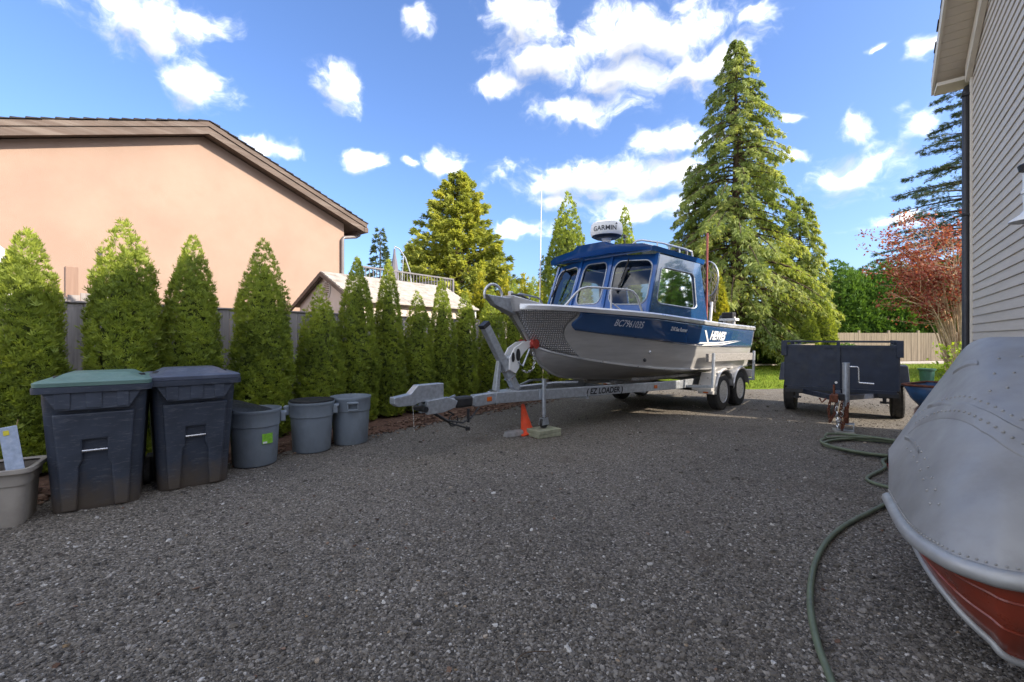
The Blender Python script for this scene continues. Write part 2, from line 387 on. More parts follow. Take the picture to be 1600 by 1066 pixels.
# ================================================================== ground
def smooth_noise(x, y, seed=0):
    r = np.random.default_rng(seed); z = np.zeros_like(x)
    for i in range(14):
        k = 2 ** r.uniform(-1.0, 2.6); a = r.uniform(0, 6.28); p = r.uniform(0, 6.28)
        z += np.sin((x * math.cos(a) + y * math.sin(a)) * k + p) / (k ** .8 + .3)
    return z / 5
def grid_mesh(name, xs, ys, f, keep=None):
    X, Y = np.meshgrid(xs, ys); P = f(X, Y)          # (ny,nx,3)
    ny, nx = X.shape; idx = np.arange(ny * nx).reshape(ny, nx)
    q = np.stack([idx[:-1, :-1], idx[:-1, 1:], idx[1:, 1:], idx[1:, :-1]], -1).reshape(-1, 4)
    return quads_mesh(name, P.reshape(-1, 3), q)
def quads_mesh(name, co, q, tint=None):
    me = bpy.data.meshes.new(name); me.vertices.add(len(co)); me.vertices.foreach_set('co', np.ascontiguousarray(co, dtype=np.float32).ravel())
    me.loops.add(q.size); me.loops.foreach_set('vertex_index', np.ascontiguousarray(q, dtype=np.int32).ravel())
    me.polygons.add(len(q)); me.polygons.foreach_set('loop_start', (np.arange(len(q)) * q.shape[1]).astype(np.int32))
    if tint is not None:
        a = me.attributes.new('tint', 'FLOAT', 'POINT'); a.data.foreach_set('value', np.ascontiguousarray(tint, dtype=np.float32))
    me.update(calc_edges=True); me.validate(); return me

def gravelmat(name, c_dark, c_mid, c_lite, cell=88, bstr=.9, soil=(.10, .075, .05)):
    m = material(name); b = NB(m); v = b.coord('Object')
    def vor(scale, vec):
        x = b.n('ShaderNodeTexVoronoi', feature='F1'); b.l(vec, x.inputs['Vector']); x.inputs['Scale'].default_value = scale; return x
    a = vor(cell, v); s2 = vor(cell * .42, v)
    sp = b.n('ShaderNodeSeparateColor'); b.l(a.outputs['Color'], sp.inputs[0])
    sp2 = b.n('ShaderNodeSeparateColor'); b.l(s2.outputs['Color'], sp2.inputs[0])
    c = b.ramp(sp.outputs[0], [(0, c_dark), (.55, c_mid), (.86, tuple(x * 1.25 for x in c_mid)), (1, c_lite)])
    big = b.math('GREATER_THAN', sp2.outputs[1], .93)
    near = b.range(s2.outputs['Distance'], .42, .36, 0, 1)
    c = b.mix(b.math('MULTIPLY', big, near), c, b.ramp(sp2.outputs[0], [(0, c_mid), (1, c_lite)]))
    n1 = b.noise(v, 1.1, 5, .6); n2 = b.noise(v, 6, 5, .65)
    c = b.mix(b.range(b.math('ADD', n1, b.math('MULTIPLY', n2, .5)), .82, 1.02, 0, .75), c, soil)
    c = b.mix(b.range(b.noise(v, .45, 3, .5), .3, .7, 0, .28), c, (.02, .02, .022))
    h = b.math('ADD', b.math('MULTIPLY', a.outputs['Distance'], -1), b.math('MULTIPLY', b.math('MULTIPLY', big, near), .5))
    b.out(b.pbr(c, .9, 0, b.bump(h, bstr, .012), 0, .25)); return m
MT['gravel'] = gravelmat('driveway_gravel', (.062, .055, .046), (.19, .165, .134), (.42, .385, .335))
MT['finegravel'] = gravelmat('fine_gravel', (.075, .068, .058), (.185, .166, .142), (.36, .33, .29), 85, .7, (.13, .10, .07))
MT['soil'] = plain('bare_soil', (.16, .125, .085), .95, var=.5, vs=5, bump=.8, bs=30, spec=.1)
MT['mulch'] = plain('bark_mulch', (.13, .075, .052), .95, var=.55, vs=28, bump=.9, bs=60, spec=.1)
MT['lawn'] = plain('lawn_turf', (.15, .22, .018), .95, var=.35, vs=3, bump=.7, bs=70, spec=.1, dirt=((.24, .25, .04), .5, 1.2))
MT['path'] = plain('pale_concrete', (.42, .38, .34), .9, var=.14, vs=2.5, bump=.3, bs=40)

base = MB(); N_ = 24
base.grid([[(x, y, -.08) for x in np.linspace(-500, 500, N_)] for y in np.linspace(-300, 900, N_)])
struct(base.build('ground', MT['soil']))
def uvw(Uu, Mm, Z): return np.stack([U.x * Uu + M_.x * Mm, U.y * Uu + M_.y * Mm, Z], -1)
def gz(Uu, Mm):
    rise = .05 * np.clip((Mm - 5.2) / .6, 0, 1)
    ridge = .022 * np.exp(-((Uu - 8.55 - .12 * np.sin(Mm * 2.1)) / .28) ** 2)
    return .011 * smooth_noise(Uu * 2, Mm * 2, 3) + rise * 0 + ridge
g = obj('gravel_driveway', grid_mesh('gravel', np.arange(-7, 8.82, .06), np.arange(-7.0, 5.75, .06), lambda a, c: uvw(a, c + .1 * np.sin(a * 1.3) * (c > 5.5), gz(a, c))), MT['gravel'], smooth=60); struct(g)
g = obj('fine_gravel_drive', grid_mesh('finegravel', np.arange(8.5, 30, .25), np.arange(-16, 7.5, .25), lambda a, c: uvw(a, c, -.006 + .006 * smooth_noise(a, c, 5))), MT['finegravel'], smooth=60); struct(g)
g = obj('mulch_bed', grid_mesh('mulch', np.arange(-6, 16, .1), np.arange(5.55, 7.3, .1), lambda a, c: uvw(a, c, .01 + .05 * np.clip((c - 5.6) / .5, 0, 1) + .014 * smooth_noise(a * 3, c * 3, 8) - .06 * (c < 5.62))), MT['mulch'], smooth=60); struct(g)
def lawn_f(X, T):   # X across, T 0..1 near to far
    near = 12.3 + .045 * (X - 6.7) + .12 * np.sin(X * 1.7); farY = 21.2 + .16 * (X - 6)
    Y = near + (farY - near) * T
    return np.stack([X, Y, .02 + .012 * smooth_noise(X, Y, 9) - .04 * (T <= .001)], -1)
g = obj('lawn', grid_mesh('lawn', np.arange(-2, 34, .3), np.linspace(0, 1, 34), lawn_f), MT['lawn'], smooth=60); struct(g)
p = MB(); p.hexa([(-3, 20.0, -.05), (15.4, 22.9, -.05), (15.4, 25.5, -.05), (-3, 24, -.05)], [(-3, 20.0, .06), (15.4, 22.9, .06), (15.4, 25.5, .06), (-3, 24, .06)])
struct(p.build('concrete_path', MT['path'], bevel=.02))
p = MB(); p.hexa([(15.5, 23.0, -.05), (36, 26.3, -.05), (36, 26.7, -.05), (15.5, 23.4, -.05)], [(15.5, 23.0, .12), (36, 26.3, .12), (36, 26.7, .12), (15.5, 23.4, .12)])
struct(p.build('garden_kerb', MT['path'], bevel=.03))

# scattered stones, blades and chips: instanced, never single objects
def scatter(name, pts, size, mat, shape='stone', flat=.6):
    me = bpy.data.meshes.new(name); me.vertices.add(len(pts)); me.vertices.foreach_set('co', np.ascontiguousarray(pts, dtype=np.float32).ravel())
    a = me.attributes.new('sz', 'FLOAT', 'POINT'); a.data.foreach_set('value', np.ascontiguousarray(size, dtype=np.float32)); me.update()
    o = bpy.data.objects.new(name, me); C.objects.link(o); me.materials.append(mat)
    ng = bpy.data.node_groups.new(name, 'GeometryNodeTree')
    ng.interface.new_socket('Geometry', in_out='INPUT', socket_type='NodeSocketGeometry'); ng.interface.new_socket('Geometry', in_out='OUTPUT', socket_type='NodeSocketGeometry')
    def N(t, **k):
        x = ng.nodes.new(t)
        for q, w in k.items(): setattr(x, q, w)
        return x
    L = ng.links.new
    gi, go = N('NodeGroupInput'), N('NodeGroupOutput'); jn = N('GeometryNodeJoinGeometry')
    for i in range(5):
        if shape == 'blade':
            c = N('GeometryNodeMeshCone'); c.inputs['Vertices'].default_value = 3; c.inputs['Radius Bottom'].default_value = .16 + .03 * i; c.inputs['Depth'].default_value = 2.0; geo = c.outputs['Mesh']
        else:
            c = N('GeometryNodeMeshIcoSphere'); c.inputs['Subdivisions'].default_value = 2; c.inputs['Radius'].default_value = 1
            sp = N('GeometryNodeSetPosition'); nz = N('ShaderNodeTexNoise'); nz.inputs['Scale'].default_value = 1.1 + .2 * i; nz.inputs['Detail'].default_value = 1
            ps = N('GeometryNodeInputPosition'); ad = N('ShaderNodeVectorMath', operation='ADD'); L(ps.outputs[0], ad.inputs[0]); ad.inputs[1].default_value = (7.3 * i, 3.1 * i, 1.7)
            L(ad.outputs[0], nz.inputs['Vector']); sb = N('ShaderNodeVectorMath', operation='SUBTRACT'); L(nz.outputs['Color'], sb.inputs[0]); sb.inputs[1].default_value = (.5, .5, .5)
            sc2 = N('ShaderNodeVectorMath', operation='SCALE'); L(sb.outputs[0], sc2.inputs[0]); sc2.inputs['Scale'].default_value = 1.9
            L(c.outputs['Mesh'], sp.inputs['Geometry']); L(sc2.outputs[0], sp.inputs['Offset']); geo = sp.outputs[0]
        sm = N('GeometryNodeSetMaterial'); sm.inputs['Material'].default_value = mat; L(geo, sm.inputs[0])
        g2 = N('GeometryNodeGeometryToInstance'); L(sm.outputs[0], g2.inputs[0]); L(g2.outputs[0], jn.inputs[0])
    iop = N('GeometryNodeInstanceOnPoints'); L(gi.outputs[0], iop.inputs['Points']); L(jn.outputs[0], iop.inputs['Instance']); iop.inputs['Pick Instance'].default_value = True
    ri = N('FunctionNodeRandomValue', data_type='INT'); ri.inputs[4].default_value = 0; ri.inputs[5].default_value = 4; L(ri.outputs[2], iop.inputs['Instance Index'])
    rr = N('FunctionNodeRandomValue', data_type='FLOAT_VECTOR')
    rr.inputs[0].default_value = (-.6, -.6, 0) if shape == 'blade' else (-.35, -.35, 0); rr.inputs[1].default_value = (.6, .6, 6.28) if shape == 'blade' else (.35, .35, 6.28)
    L(rr.outputs[0], iop.inputs['Rotation'])
    na = N('GeometryNodeInputNamedAttribute', data_type='FLOAT'); na.inputs[0].default_value = 'sz'
    rs = N('FunctionNodeRandomValue', data_type='FLOAT_VECTOR'); rs.inputs[0].default_value = (.7, .7, flat * .8); rs.inputs[1].default_value = (1.3, 1.0, flat * 1.2); rs.inputs['Seed'].default_value = 3
    ms = N('ShaderNodeVectorMath', operation='SCALE'); L(rs.outputs[0], ms.inputs[0]); L(na.outputs[0], ms.inputs['Scale']); L(ms.outputs[0], iop.inputs['Scale'])
    L(iop.outputs[0], go.inputs[0])
    o.modifiers.new('scatter', 'NODES').node_group = ng
    return stuff(o)
def rndmat(name, stops, rough=.85, spec=.3):
    m = material(name); b = NB(m); oi = b.n('ShaderNodeObjectInfo')
    c = b.ramp(oi.outputs['Random'], stops); v = b.coord('Object')
    c = b.mix(b.range(b.noise(v, 2.5, 4, .6), .3, .7, 0, .45), c, (.03, .03, .03))
    b.out(b.pbr(c, rough, 0, None, 0, spec)); return m
MT['stone'] = rndmat('gravel_stone', [(0, (.062, .055, .046)), (.5, (.175, .152, .124)), (.85, (.25, .225, .192)), (.955, (.40, .365, .32)), (.99, (.66, .63, .58)), (1, (.30, .20, .10))])
nS = 170000
yy = 1.35 / (1 - rng.random(nS) * (1 - 1.35 / 12.0)); xx = (rng.random(nS) * 2 - 1) * 1.22 * yy
uu = xx * U.x + yy * U.y; mm = xx * M_.x + yy * M_.y
clump = smooth_noise(xx * 3, yy * 3, 21)
k = (mm < 5.7) & (uu < 12.5) & (mm > -3) & (rng.random(nS) < .62 + .5 * clump); xx, yy, uu, mm = xx[k], yy[k], uu[k], mm[k]
size = np.clip(rng.lognormal(math.log(.0042), .46, len(xx)), .0022, .019) * (1 + .05 * yy)
tag(scatter('gravel_stones', np.stack([xx, yy, gz(uu, mm) + size * .12], -1), size, MT['stone']), 'loose crushed stones scattered over the dark gravel drive', 'gravel')
MT['chip'] = rndmat('mulch_chip', [(0, (.05, .028, .02)), (.5, (.15, .085, .055)), (1, (.30, .20, .14))], .95, .1)
nC = 9000; uu = rng.uniform(-1, 14, nC); mm = rng.uniform(5.45, 7.2, nC) + rng.normal(0, .08, nC)
tag(scatter('mulch_chips', np.array([tuple(G(a, c, .045 if c > 5.7 else .02)) for a, c in zip(uu, mm)]), rng.uniform(.008, .03, nC), MT['chip'], flat=.35), 'red brown bark chips spread under the arborvitae hedge', 'mulch')
nL = 420; yl = rng.uniform(1.6, 9, nL); xl = (rng.random(nL) * 2 - 1) * 1.15 * yl; ml = xl * M_.x + yl * M_.y; ul = xl * U.x + yl * U.y
kl = (ml < 5.6) & (ml > -1.2) & (rng.random(nL) < .25 + .75 * np.clip((ml - 1) / 4.5, 0, 1)); xl, yl, ul, ml = xl[kl], yl[kl], ul[kl], ml[kl]
tag(scatter('fallen_leaf_litter', np.stack([xl, yl, gz(ul, ml) + .006], -1), rng.uniform(.006, .016, len(xl)), MT['chip'], flat=.18), 'brown leaf bits blown over the gravel drive', 'leaf litter')
MT['blade'] = rndmat('grass_blade', [(0, (.09, .16, .012)), (.5, (.19, .27, .02)), (1, (.34, .36, .05))], .8, .15)
nB = 42000; tt = rng.random(nB) ** 1.3; xl = rng.uniform(-1, 22, nB); lp = lawn_f(xl, tt)
tag(scatter('lawn_grass', lp, rng.uniform(.018, .04, nB), MT['blade'], 'blade', 1.0), 'short bright sunlit grass on the lawn past the trailers', 'grass')

# ================================================================== house with beige siding (right)
hs = thing('siding_house', 'two storey house with beige lap siding and dark downpipe', 'house', (0, 0, 0), GROT)
WM = -1.26; UE = 9.24; PIT = .43; UT = 9.63; UP = 5.33; ZT = 5.23; UN = 2 * UP - UT; UW = 2 * UP - UE
def under(u): return ZT + PIT * (UT - u) if u > UP else ZT + PIT * (u - UN)
w = MB()
poly = [(UW, 0), (1.9, 0), (1.9, 2.62), (6.05, 2.62), (6.05, 0), (UE, 0), (UE, under(UE)), (UP, under(UP)), (UW, under(UW))]
w.prism(poly, lambda a, z: (a, WM, z), lambda a, z: (a, WM - .2, z))
w.box(((UW + UE) / 2, WM - 12, 2.6), (UE - UW, .2, 5.2)); w.box((UE - .1, WM - 6, 2.6), (.2, 11.6, 5.2)); w.box((UW + .1, WM - 6, 2.6), (.2, 11.6, 5.2))
w.box((3.97, WM - 4.6, 1.35), (4.6, .1, 2.7)); w.box((1.85, WM - 2.4, 1.35), (.1, 4.2, 2.7)); w.box((6.1, WM - 2.4, 1.35), (.1, 4.2, 2.7)); w.box((3.97, WM - 2.4, 2.72), (4.3, 4.3, .08))
w.build('wall', MT['siding'], hs)
EXP = .114; z = .12; i = 0
while z < under(UP) - .1:
    a0, a1 = (6.05 if z < 2.62 else UW), UE - .07
    zz = z + EXP
    if zz > under(UE): a1 = min(a1, UT - (zz - ZT) / PIT - .02); a0 = max(a0, UN + (zz - ZT) / PIT + .02)
    if a1 - a0 > .2:
        b = MB(); b.prism([(WM + .004, z + EXP + .012), (WM + .010, z + EXP + .012), (WM + .026, z + .004), (WM + .026, z - .006), (WM + .004, z - .006)],
                          lambda y, q: (a0, y, q), lambda y, q: (a1, y, q)); b.build('siding_board', MT['siding'], hs)
    z += EXP
b = MB(); b.box((UE - .03, WM + .02, 2.6), (.075, .05, 5.2)); b.build('corner_post', MT['trim'], hs, bevel=.006)
RM = -.87                                                     # outer edge of the rake overhang
for s, (ua, ub) in enumerate(((UP, UT), (UP, UN))):
    b = MB(); za, zb = under(UP), ZT
    b.hexa([(ua, RM, za + .05), (ub, RM, zb + .05), (ub, -14, zb + .05), (ua, -14, za + .05)], [(ua, RM, za + .2), (ub, RM, zb + .2), (ub, -14, zb + .2), (ua, -14, za + .2)])
    b.build('roof_deck', MT['trim'], hs)
    n = 26; d = (ub - ua)                                     # shingle courses, stepped at the rake edge
    for k in range(n):
        q0, q1 = ua + d * k / n, ua + d * (k + 1.12) / n; e0, e1 = za + (zb - za) * k / n, za + (zb - za) * (k + 1.12) / n
        t = MB(); r_ = random.uniform(-.008, .012)
        t.hexa([(q0, RM + .035 + r_, e0 + .203), (q1, RM + .035 + r_, e1 + .212), (q1, -14, e1 + .212), (q0, -14, e0 + .203)],
               [(q0, RM + .035 + r_, e0 + .212), (q1, RM + .035 + r_, e1 + .235), (q1, -14, e1 + .235), (q0, -14, e0 + .212)]); t.build('shingle_course', MT['shingle'], hs)
    t = MB(); t.hexa([(ua, RM, za - .02), (ub, RM, zb - .02), (ub, RM + .03, zb - .02), (ua, RM + .03, za - .02)], [(ua, RM, za + .201), (ub, RM, zb + .201), (ub, RM + .03, zb + .201), (ua, RM + .03, za + .201)])
    t.build('fascia', MT['trim'], hs)
    n = 36
    for k in range(n):
        q0, q1 = ua + d * k / n, ua + d * (k + .95) / n; e0, e1 = za + (zb - za) * k / n, za + (zb - za) * (k + .95) / n
        t = MB(); t.hexa([(q0, RM, e0), (q1, RM, e1), (q1, WM + .03, e1), (q0, WM + .03, e0)], [(q0, RM, e0 + .03), (q1, RM, e1 + .03), (q1, WM + .03, e1 + .03), (q0, WM + .03, e0 + .03)])
        t.build('soffit_board', MT['soffit'], hs)
    t = MB(); q = ua + d * .955; zq = za + (zb - za) * .93; q = ua + d * .91
    t.hexa([(ua, WM + .03, za - .24), (q, WM + .03, zq - .23), (q, WM + .09, zq - .23), (ua, WM + .09, za - .24)], [(ua, WM + .03, za - .005), (q, WM + .03, zq + .02), (q, WM + .09, zq + .02), (ua, WM + .09, za - .005)])
    t.build('frieze_board', MT['trim'], hs)
b = MB(); b.box((UT - .01, -7.4, ZT + .09), (.13, 13.0, .14)); b.build('gutter', MT['downpipe'], hs, bevel=.02)
b = MB(); b.box((UT - .2, -1.12, ZT - .02), (.36, .5, .05)); b.build('eave_return', MT['trim'], hs)
b = MB(); b.tube([(UE + .02, WM + .08, 0), (UE + .02, WM + .08, 5.0), (UE + .05, WM + .06, 5.06), (UT - .02, WM - .02, 5.2), (UT - .02, WM - .02, 5.3)], .043, 10); b.build('downspout', MT['downpipe'], hs, smooth=50)
for zq in (1.2, 3.2, 4.95):
    t = MB(); t.box((UE + .02, WM + .08, zq), (.105, .105, .03)); t.build('pipe_strap', MT['downpipe'], hs)
lamp = thing('wall_lamp', 'white barn style lamp fixed to the beige siding', 'wall lamp', G(5.52, -WM * -1 + .17, 2.42), GROT)
t = MB(); t.lathe([(.0, .33), (.055, .33), (.055, .20), (.065, .19), (.065, .17), (.055, .16), (.05, .03), (.07, .0), (.13, -.045), (.135, -.06), (.12, -.06), (.0, -.03)], 20); t.build('lamp_shade', MT['white'], lamp, smooth=35)
t = MB(); t.lathe([(.0, .36), (.075, .36), (.085, .40), (.075, .41), (.0, .37)], 20); t.build('lamp_cap', MT['black'], lamp, smooth=35)
t = MB(); t.tube([(0, -.03, .1), (0, -.12, .12), (0, -.145, .12)], .016, 8); t.box((0, -.145, .12), (.11, .02, .15)); t.build('bracket', MT['white'], lamp)
gw = thing('garage_wing', 'low garage wing attached to the siding house', 'garage', (0, 0, 0), GROT)
t = MB(); t.box((-4.0, WM - 6.4, 2.05), (10.4, 10, 4.1)); t.build('wall', MT['siding'], gw)
t = MB(); t.box((-4.0, WM - 6.4, 4.25), (10.3, 10.6, .22)); t.build('roof', MT['shingle'], gw)

# ================================================================== neighbour house (left)
nh = thing('stucco_house', 'tan stucco house with brown fascia behind the grey fence', 'house', (0, 0, 0), GROT)
HM = 10.4; Q0, Q1, QP = .17, 6.33, 3.25; ZE, ZP = 4.30, 5.43; PS = (ZP - ZE) / (Q1 - QP)
w = MB(); w.prism([(Q0, 0), (Q1, 0), (Q1, ZE), (QP, ZP), (Q0, ZE)], lambda a, z: (a, HM, z), lambda a, z: (a, HM + 9, z)); w.build('wall', MT['stucco'], nh)
OH = 10.15
for s in (1, -1):
    ue = QP + s * 3.56; ze = ZP - PS * 3.56
    t = MB(); t.hexa([(QP, OH, ZP + .06), (ue, OH, ze + .06), (ue, HM + 9.5, ze + .06), (QP, HM + 9.5, ZP + .06)], [(QP, OH, ZP + .22), (ue, OH, ze + .22), (ue, HM + 9.5, ze + .22), (QP, HM + 9.5, ZP + .22)]); t.build('roof_deck', MT['fascia'], nh)
    t = MB(); t.hexa([(QP, OH + .03, ZP + .015), (ue, OH + .03, ze + .015), (ue, HM + .002, ze + .015), (QP, HM + .002, ZP + .015)], [(QP, OH + .03, ZP + .058), (ue, OH + .03, ze + .058), (ue, HM + .002, ze + .058), (QP, HM + .002, ZP + .058)]); t.build('soffit', MT['fascia'], nh)
    for (za, zb, pr) in ((-.02, .115, .0), (.12, .215, .025)):
        t = MB(); t.hexa([(QP, OH - .03 - pr, ZP + za), (ue, OH - .03 - pr, ze + za), (ue, OH - .002, ze + za), (QP, OH - .002, ZP + za)], [(QP, OH - .03 - pr, ZP + zb), (ue, OH - .03 - pr, ze + zb), (ue, OH - .002, ze + zb), (QP, OH - .002, ZP + zb)]); t.build('fascia', MT['fascia'], nh)
    n = 22
    for k in range(n):
        f0, f1 = k / n, (k + 1.15) / n; a0, a1 = QP + (ue - QP) * f0, QP + (ue - QP) * f1; e0, e1 = ZP + (ze - ZP) * f0 + .222, ZP + (ze - ZP) * f1 + .226
        t = MB(); j = random.uniform(-.01, .01)
        t.hexa([(a0, OH - .08 + j, e0), (a1, OH - .08 + j, e1), (a1, HM + 9.5, e1), (a0, HM + 9.5, e0)], [(a0, OH - .08 + j, e0 + .008), (a1, OH - .08 + j, e1 + .03), (a1, HM + 9.5, e1 + .03), (a0, HM + 9.5, e0 + .008)]); t.build('shingle_course', MT['shingle'], nh)
ue = QP + 3.56; ze = ZP - PS * 3.56
t = MB(); t.box((ue - .02, HM + 4.4, ze + .06), (.13, 9.4, .13)); t.build('gutter', MT['fascia'], nh, bevel=.02)
t = MB(); t.tube([(Q1 - .07, HM - .05, 0), (Q1 - .07, HM - .05, ZE - .42), (Q1 - .03, HM - .05, ZE - .36), (ue - .14, HM - .01, ze - .1), (ue - .05, HM - .01, ze - .04), (ue - .03, HM - .01, ze + .05)], .042, 10); t.build('downspout', plain('grey_downpipe', (.16, .14, .14), .4, var=.2), nh, smooth=50)
t = MB(); mtx = Matrix.Translation((QP + .75, HM + .9, ZP + .0)); t.lathe([(.17, 0), (.17, .22), (.2, .24), (.19, .31), (.12, .37), (0, .39)], 18, mtx); t.build('roof_vent', MT['fascia'], nh, smooth=40)
# the wall of the next wing shows past the downpipe
dk = thing('raised_deck', 'raised deck with grey metal railing behind the shed', 'deck', (0, 0, 0), GROT)
DM = 12.6; DKM = plain('grey_rail_paint', (.17, .16, .17), .5, var=.2); t = MB(); t.box((10.3, DM + 2.2, 2.68), (4.2, 4.6, .22)); t.build('platform', MT['postwood'], dk)
for a, c in ((8.5, DM + .1), (12.2, DM + .1), (12.2, DM + 4.2), (8.5, DM + 4.2)):
    t = MB(); t.box((a, c, 1.3), (.14, .14, 2.6)); t.build('post', MT['postwood'], dk)
t = MB(); t.box((10.3, DM, 3.68), (4.1, .06, .05)); t.box((12.33, DM + 2.1, 3.68), (.06, 4.25, .05)); t.box((10.3, DM, 2.92), (4.1, .04, .04)); t.box((12.33, DM + 2.1, 2.92), (.04, 4.25, .04)); t.build('rail', DKM, dk)
for k in range(30):
    t = MB(); t.box((8.3 + k * .139, DM, 3.29), (.022, .022, .72)); t.build('baluster', DKM, dk)
for k in range(1, 28):
    t = MB(); t.box((12.33, DM + k * .15, 3.29), (.022, .022, .72)); t.build('baluster', DKM, dk)
t = MB(); t.box((12.33, DM, 3.25), (.07, .07, .9)); t.build('corner_post', DKM, dk)
um = thing('patio_umbrella', 'closed grey patio umbrella hanging from a curved arm on the deck', 'umbrella', G(10.55, DM + 1.3, 2.79), GROT)
t = MB(); t.lathe([(.0, 1.98), (.035, 1.96), (.05, 1.75), (.11, 1.4), (.16, .95), (.19, .55), (.17, .5), (.02, .52)], 9); t.build('canopy', MT['umbrella'], um, smooth=20)
t = MB(); t.tube([(0, 0, .02), (0, 0, 2.02)], .02, 8); t.build('pole', MT['galv'], um)
t = MB(); t.tube([(0, 0, 2.05), (.22, 0, 2.0), (.5, 0, 1.7), (.72, 0, 1.2), (.82, 0, .6), (.85, 0, .02)], .028, 8); t.tube([(.42, 0, 1.78), (.36, 0, .9), (.34, 0, .02)], .016, 6); t.build('arm', MT['galv'], um, smooth=50)
t = MB(); t.lathe([(.32, 0), (.32, .05), (.0, .06)], 16, Matrix.Translation((.6, 0, .002))); t.build('base', MT['concrete'], um)

# ================================================================== shed
sh = thing('garden_shed', 'beige gabled garden shed with weathered roof behind the fence', 'shed', (0, 0, 0), GROT)
A0, A1 = 4.89, 8.25; S0, S1, SR = 7.72, 9.98, 8.85; ZS, ZR = 2.14, 2.74
t = MB(); t.prism([(S0, 0), (S1, 0), (S1, ZS), (SR, ZR), (S0, ZS)], lambda y, z: (A0 + .1, y, z), lambda y, z: (A1 - .1, y, z)); t.build('wall', MT['shed_wall'], sh)
for s in (-1, 1):
    ye = SR + s * 1.27; zz = ZR - (ZR - ZS) / 1.13 * 1.27
    n = 9
    for k in range(n):
        f0, f1 = k / n, (k + 1.12) / n; y0, y1 = SR + (ye - SR) * f0, SR + (ye - SR) * f1; e0, e1 = ZR + (zz - ZR) * f0 + .03, ZR + (zz - ZR) * f1 + .032
        t = MB(); t.hexa([(A0 - .03, y0, e0), (A1 + .06, y0, e0), (A1 + .06, y1, e1), (A0 - .03, y1, e1)], [(A0 - .03, y0, e0 + .014), (A1 + .06, y0, e0 + .014), (A1 + .06, y1, e1 + .03), (A0 - .03, y1, e1 + .03)]); t.build('shingle_course', MT['shed_shingle'], sh)
    t = MB(); t.hexa([(A0 - .05, SR, ZR - .06), (A0 - .01, SR, ZR - .06), (A0 - .01, ye, zz - .06), (A0 - .05, ye, zz - .06)], [(A0 - .05, SR, ZR + .028), (A0 - .01, SR, ZR + .028), (A0 - .01, ye, zz + .028), (A0 - .05, ye, zz + .028)]); t.build('fascia', MT['fascia'], sh)
t = MB(); t.tube([(A1 + .02, S0 - .05, 0), (A1 + .02, S0 - .05, ZS)], .03, 8); t.build('downspout', MT['white'], sh)
t = MB(); t.lathe([(.0, .03), (.13, .03), (.15, .015), (.15, 0)], 20, Matrix.Translation((A0 + .1, SR - .05, 2.42)) @ Matrix.Rotation(R(-90), 4, 'Y') @ Matrix.Diagonal((1.35, .8, 1, 1))); v = t.build('gable_vent', MT['shed_wall'], sh, smooth=40)
for k in range(7):
    t = MB(); hw = .1 * math.sqrt(max(.05, 1 - ((k - 3) / 3.6) ** 2)); t.box((A0 + .062, SR - .05, 2.30 + k * .04), (.012, hw * 2, .014)); t.build('louvre', MT['fascia'], v)

# ================================================================== fences
fn = thing('wooden_fence', 'weathered grey board fence behind the arborvitae hedge', 'fence', G(-3, 7.3), GROT)
bw = .142
for k in range(130):
    h = 1.80 + random.uniform(-.006, .008)
    t = MB(); t.box((k * bw, random.uniform(-.003, .003), h / 2), (bw - .007, .02, h)); t.build('board', MT['fence'], fn)
t = MB(); t.box((9.2, .035, 1.77), (18.5, .045, .09)); t.box((9.2, .035, .4), (18.5, .045, .09)); t.build('back_rail', MT['fence'], fn)
t = MB(); t.box((9.2, .008, 1.825), (18.5, .075, .02)); t.build('cap_rail', MT['fence'], fn)
fr = thing('raised_fence_section', 'sunlit pale grey fence boards with sloping top behind the fence', 'fence', G(.2, 7.62), GROT)
for k in range(14):
    h = 1.70 + .033 * k + random.uniform(-.012, .012)
    t = MB(); t.box((k * .115, 0, h / 2), (.108, .02, h)); t.build('board', MT['fence'], fr)
t = MB(); t.box((.0, 0, 1.14), (.115, .115, 2.28)); tag(t.build('fence_post', MT['postwood'], bevel=.006), 'square brown wooden post standing behind the sloping fence boards', 'post').location = G(1.0, 7.75)
o = bpy.data.objects[-1] if False else None
for ob in C.objects:
    if ob.name.startswith('fence_post'): ob.rotation_euler = (0, 0, GROT)
t = MB(); t.box((0, 0, 1.27), (.05, .03, 2.54)); q = tag(t.build('thin_post', MT['black'], bevel=.004), 'thin dark post sticking up behind the bushy arborvitae', 'post'); q.location = G(1.30, 7.95); q.rotation_euler = (0, 0, GROT)
tk = thing('storage_tank', 'white round topped tank behind the fence at the stucco wall', 'tank', G(.12, 9.1), GROT)
t = MB(); t.lathe([(.0, 0), (.46, 0), (.48, .05), (.48, 2.42), (.45, 2.55), (.36, 2.64), (0, 2.70)], 32); t.build('shell', MT['white'], tk, smooth=50)
t = MB(); t.lathe([(.485, 0), (.495, .02), (.485, .04)], 32, Matrix.Translation((0, 0, 1.9))); t.build('band', MT['galv'], tk, smooth=50)
ff = thing('garden_fence', 'sunlit tan board fence below the clipped hedge', 'fence', (13.5, 26.5, 0), R(2))
for k in range(13):
    t = MB(); h = 1.72 + random.uniform(-.03, .03)
    for j in range(12): t.box((k * 1.83 + j * .152, random.uniform(-.006, .006), h / 2), (.143, .02, h))
    t.build('panel', MT['farfence'], ff)
    t = MB(); t.box((k * 1.83 - .08, .03, .92), (.1, .1, 1.84)); t.build('post', MT['farfence'], ff)
tm = thing('timber_wall', 'low timber rail and post by the big cedar', 'timber rail', (11.3, 23.2, 0), R(10))
for k in range(4):
    t = MB(); t.box((.0, 0, .35 + k * .34), (2.6, .12, .2)); t.build('rail', MT['timber'], tm, bevel=.01)
t = MB(); t.box((1.2, -.08, .75), (.18, .12, 1.5)); t.build('post', MT['timber'], tm, bevel=.01)

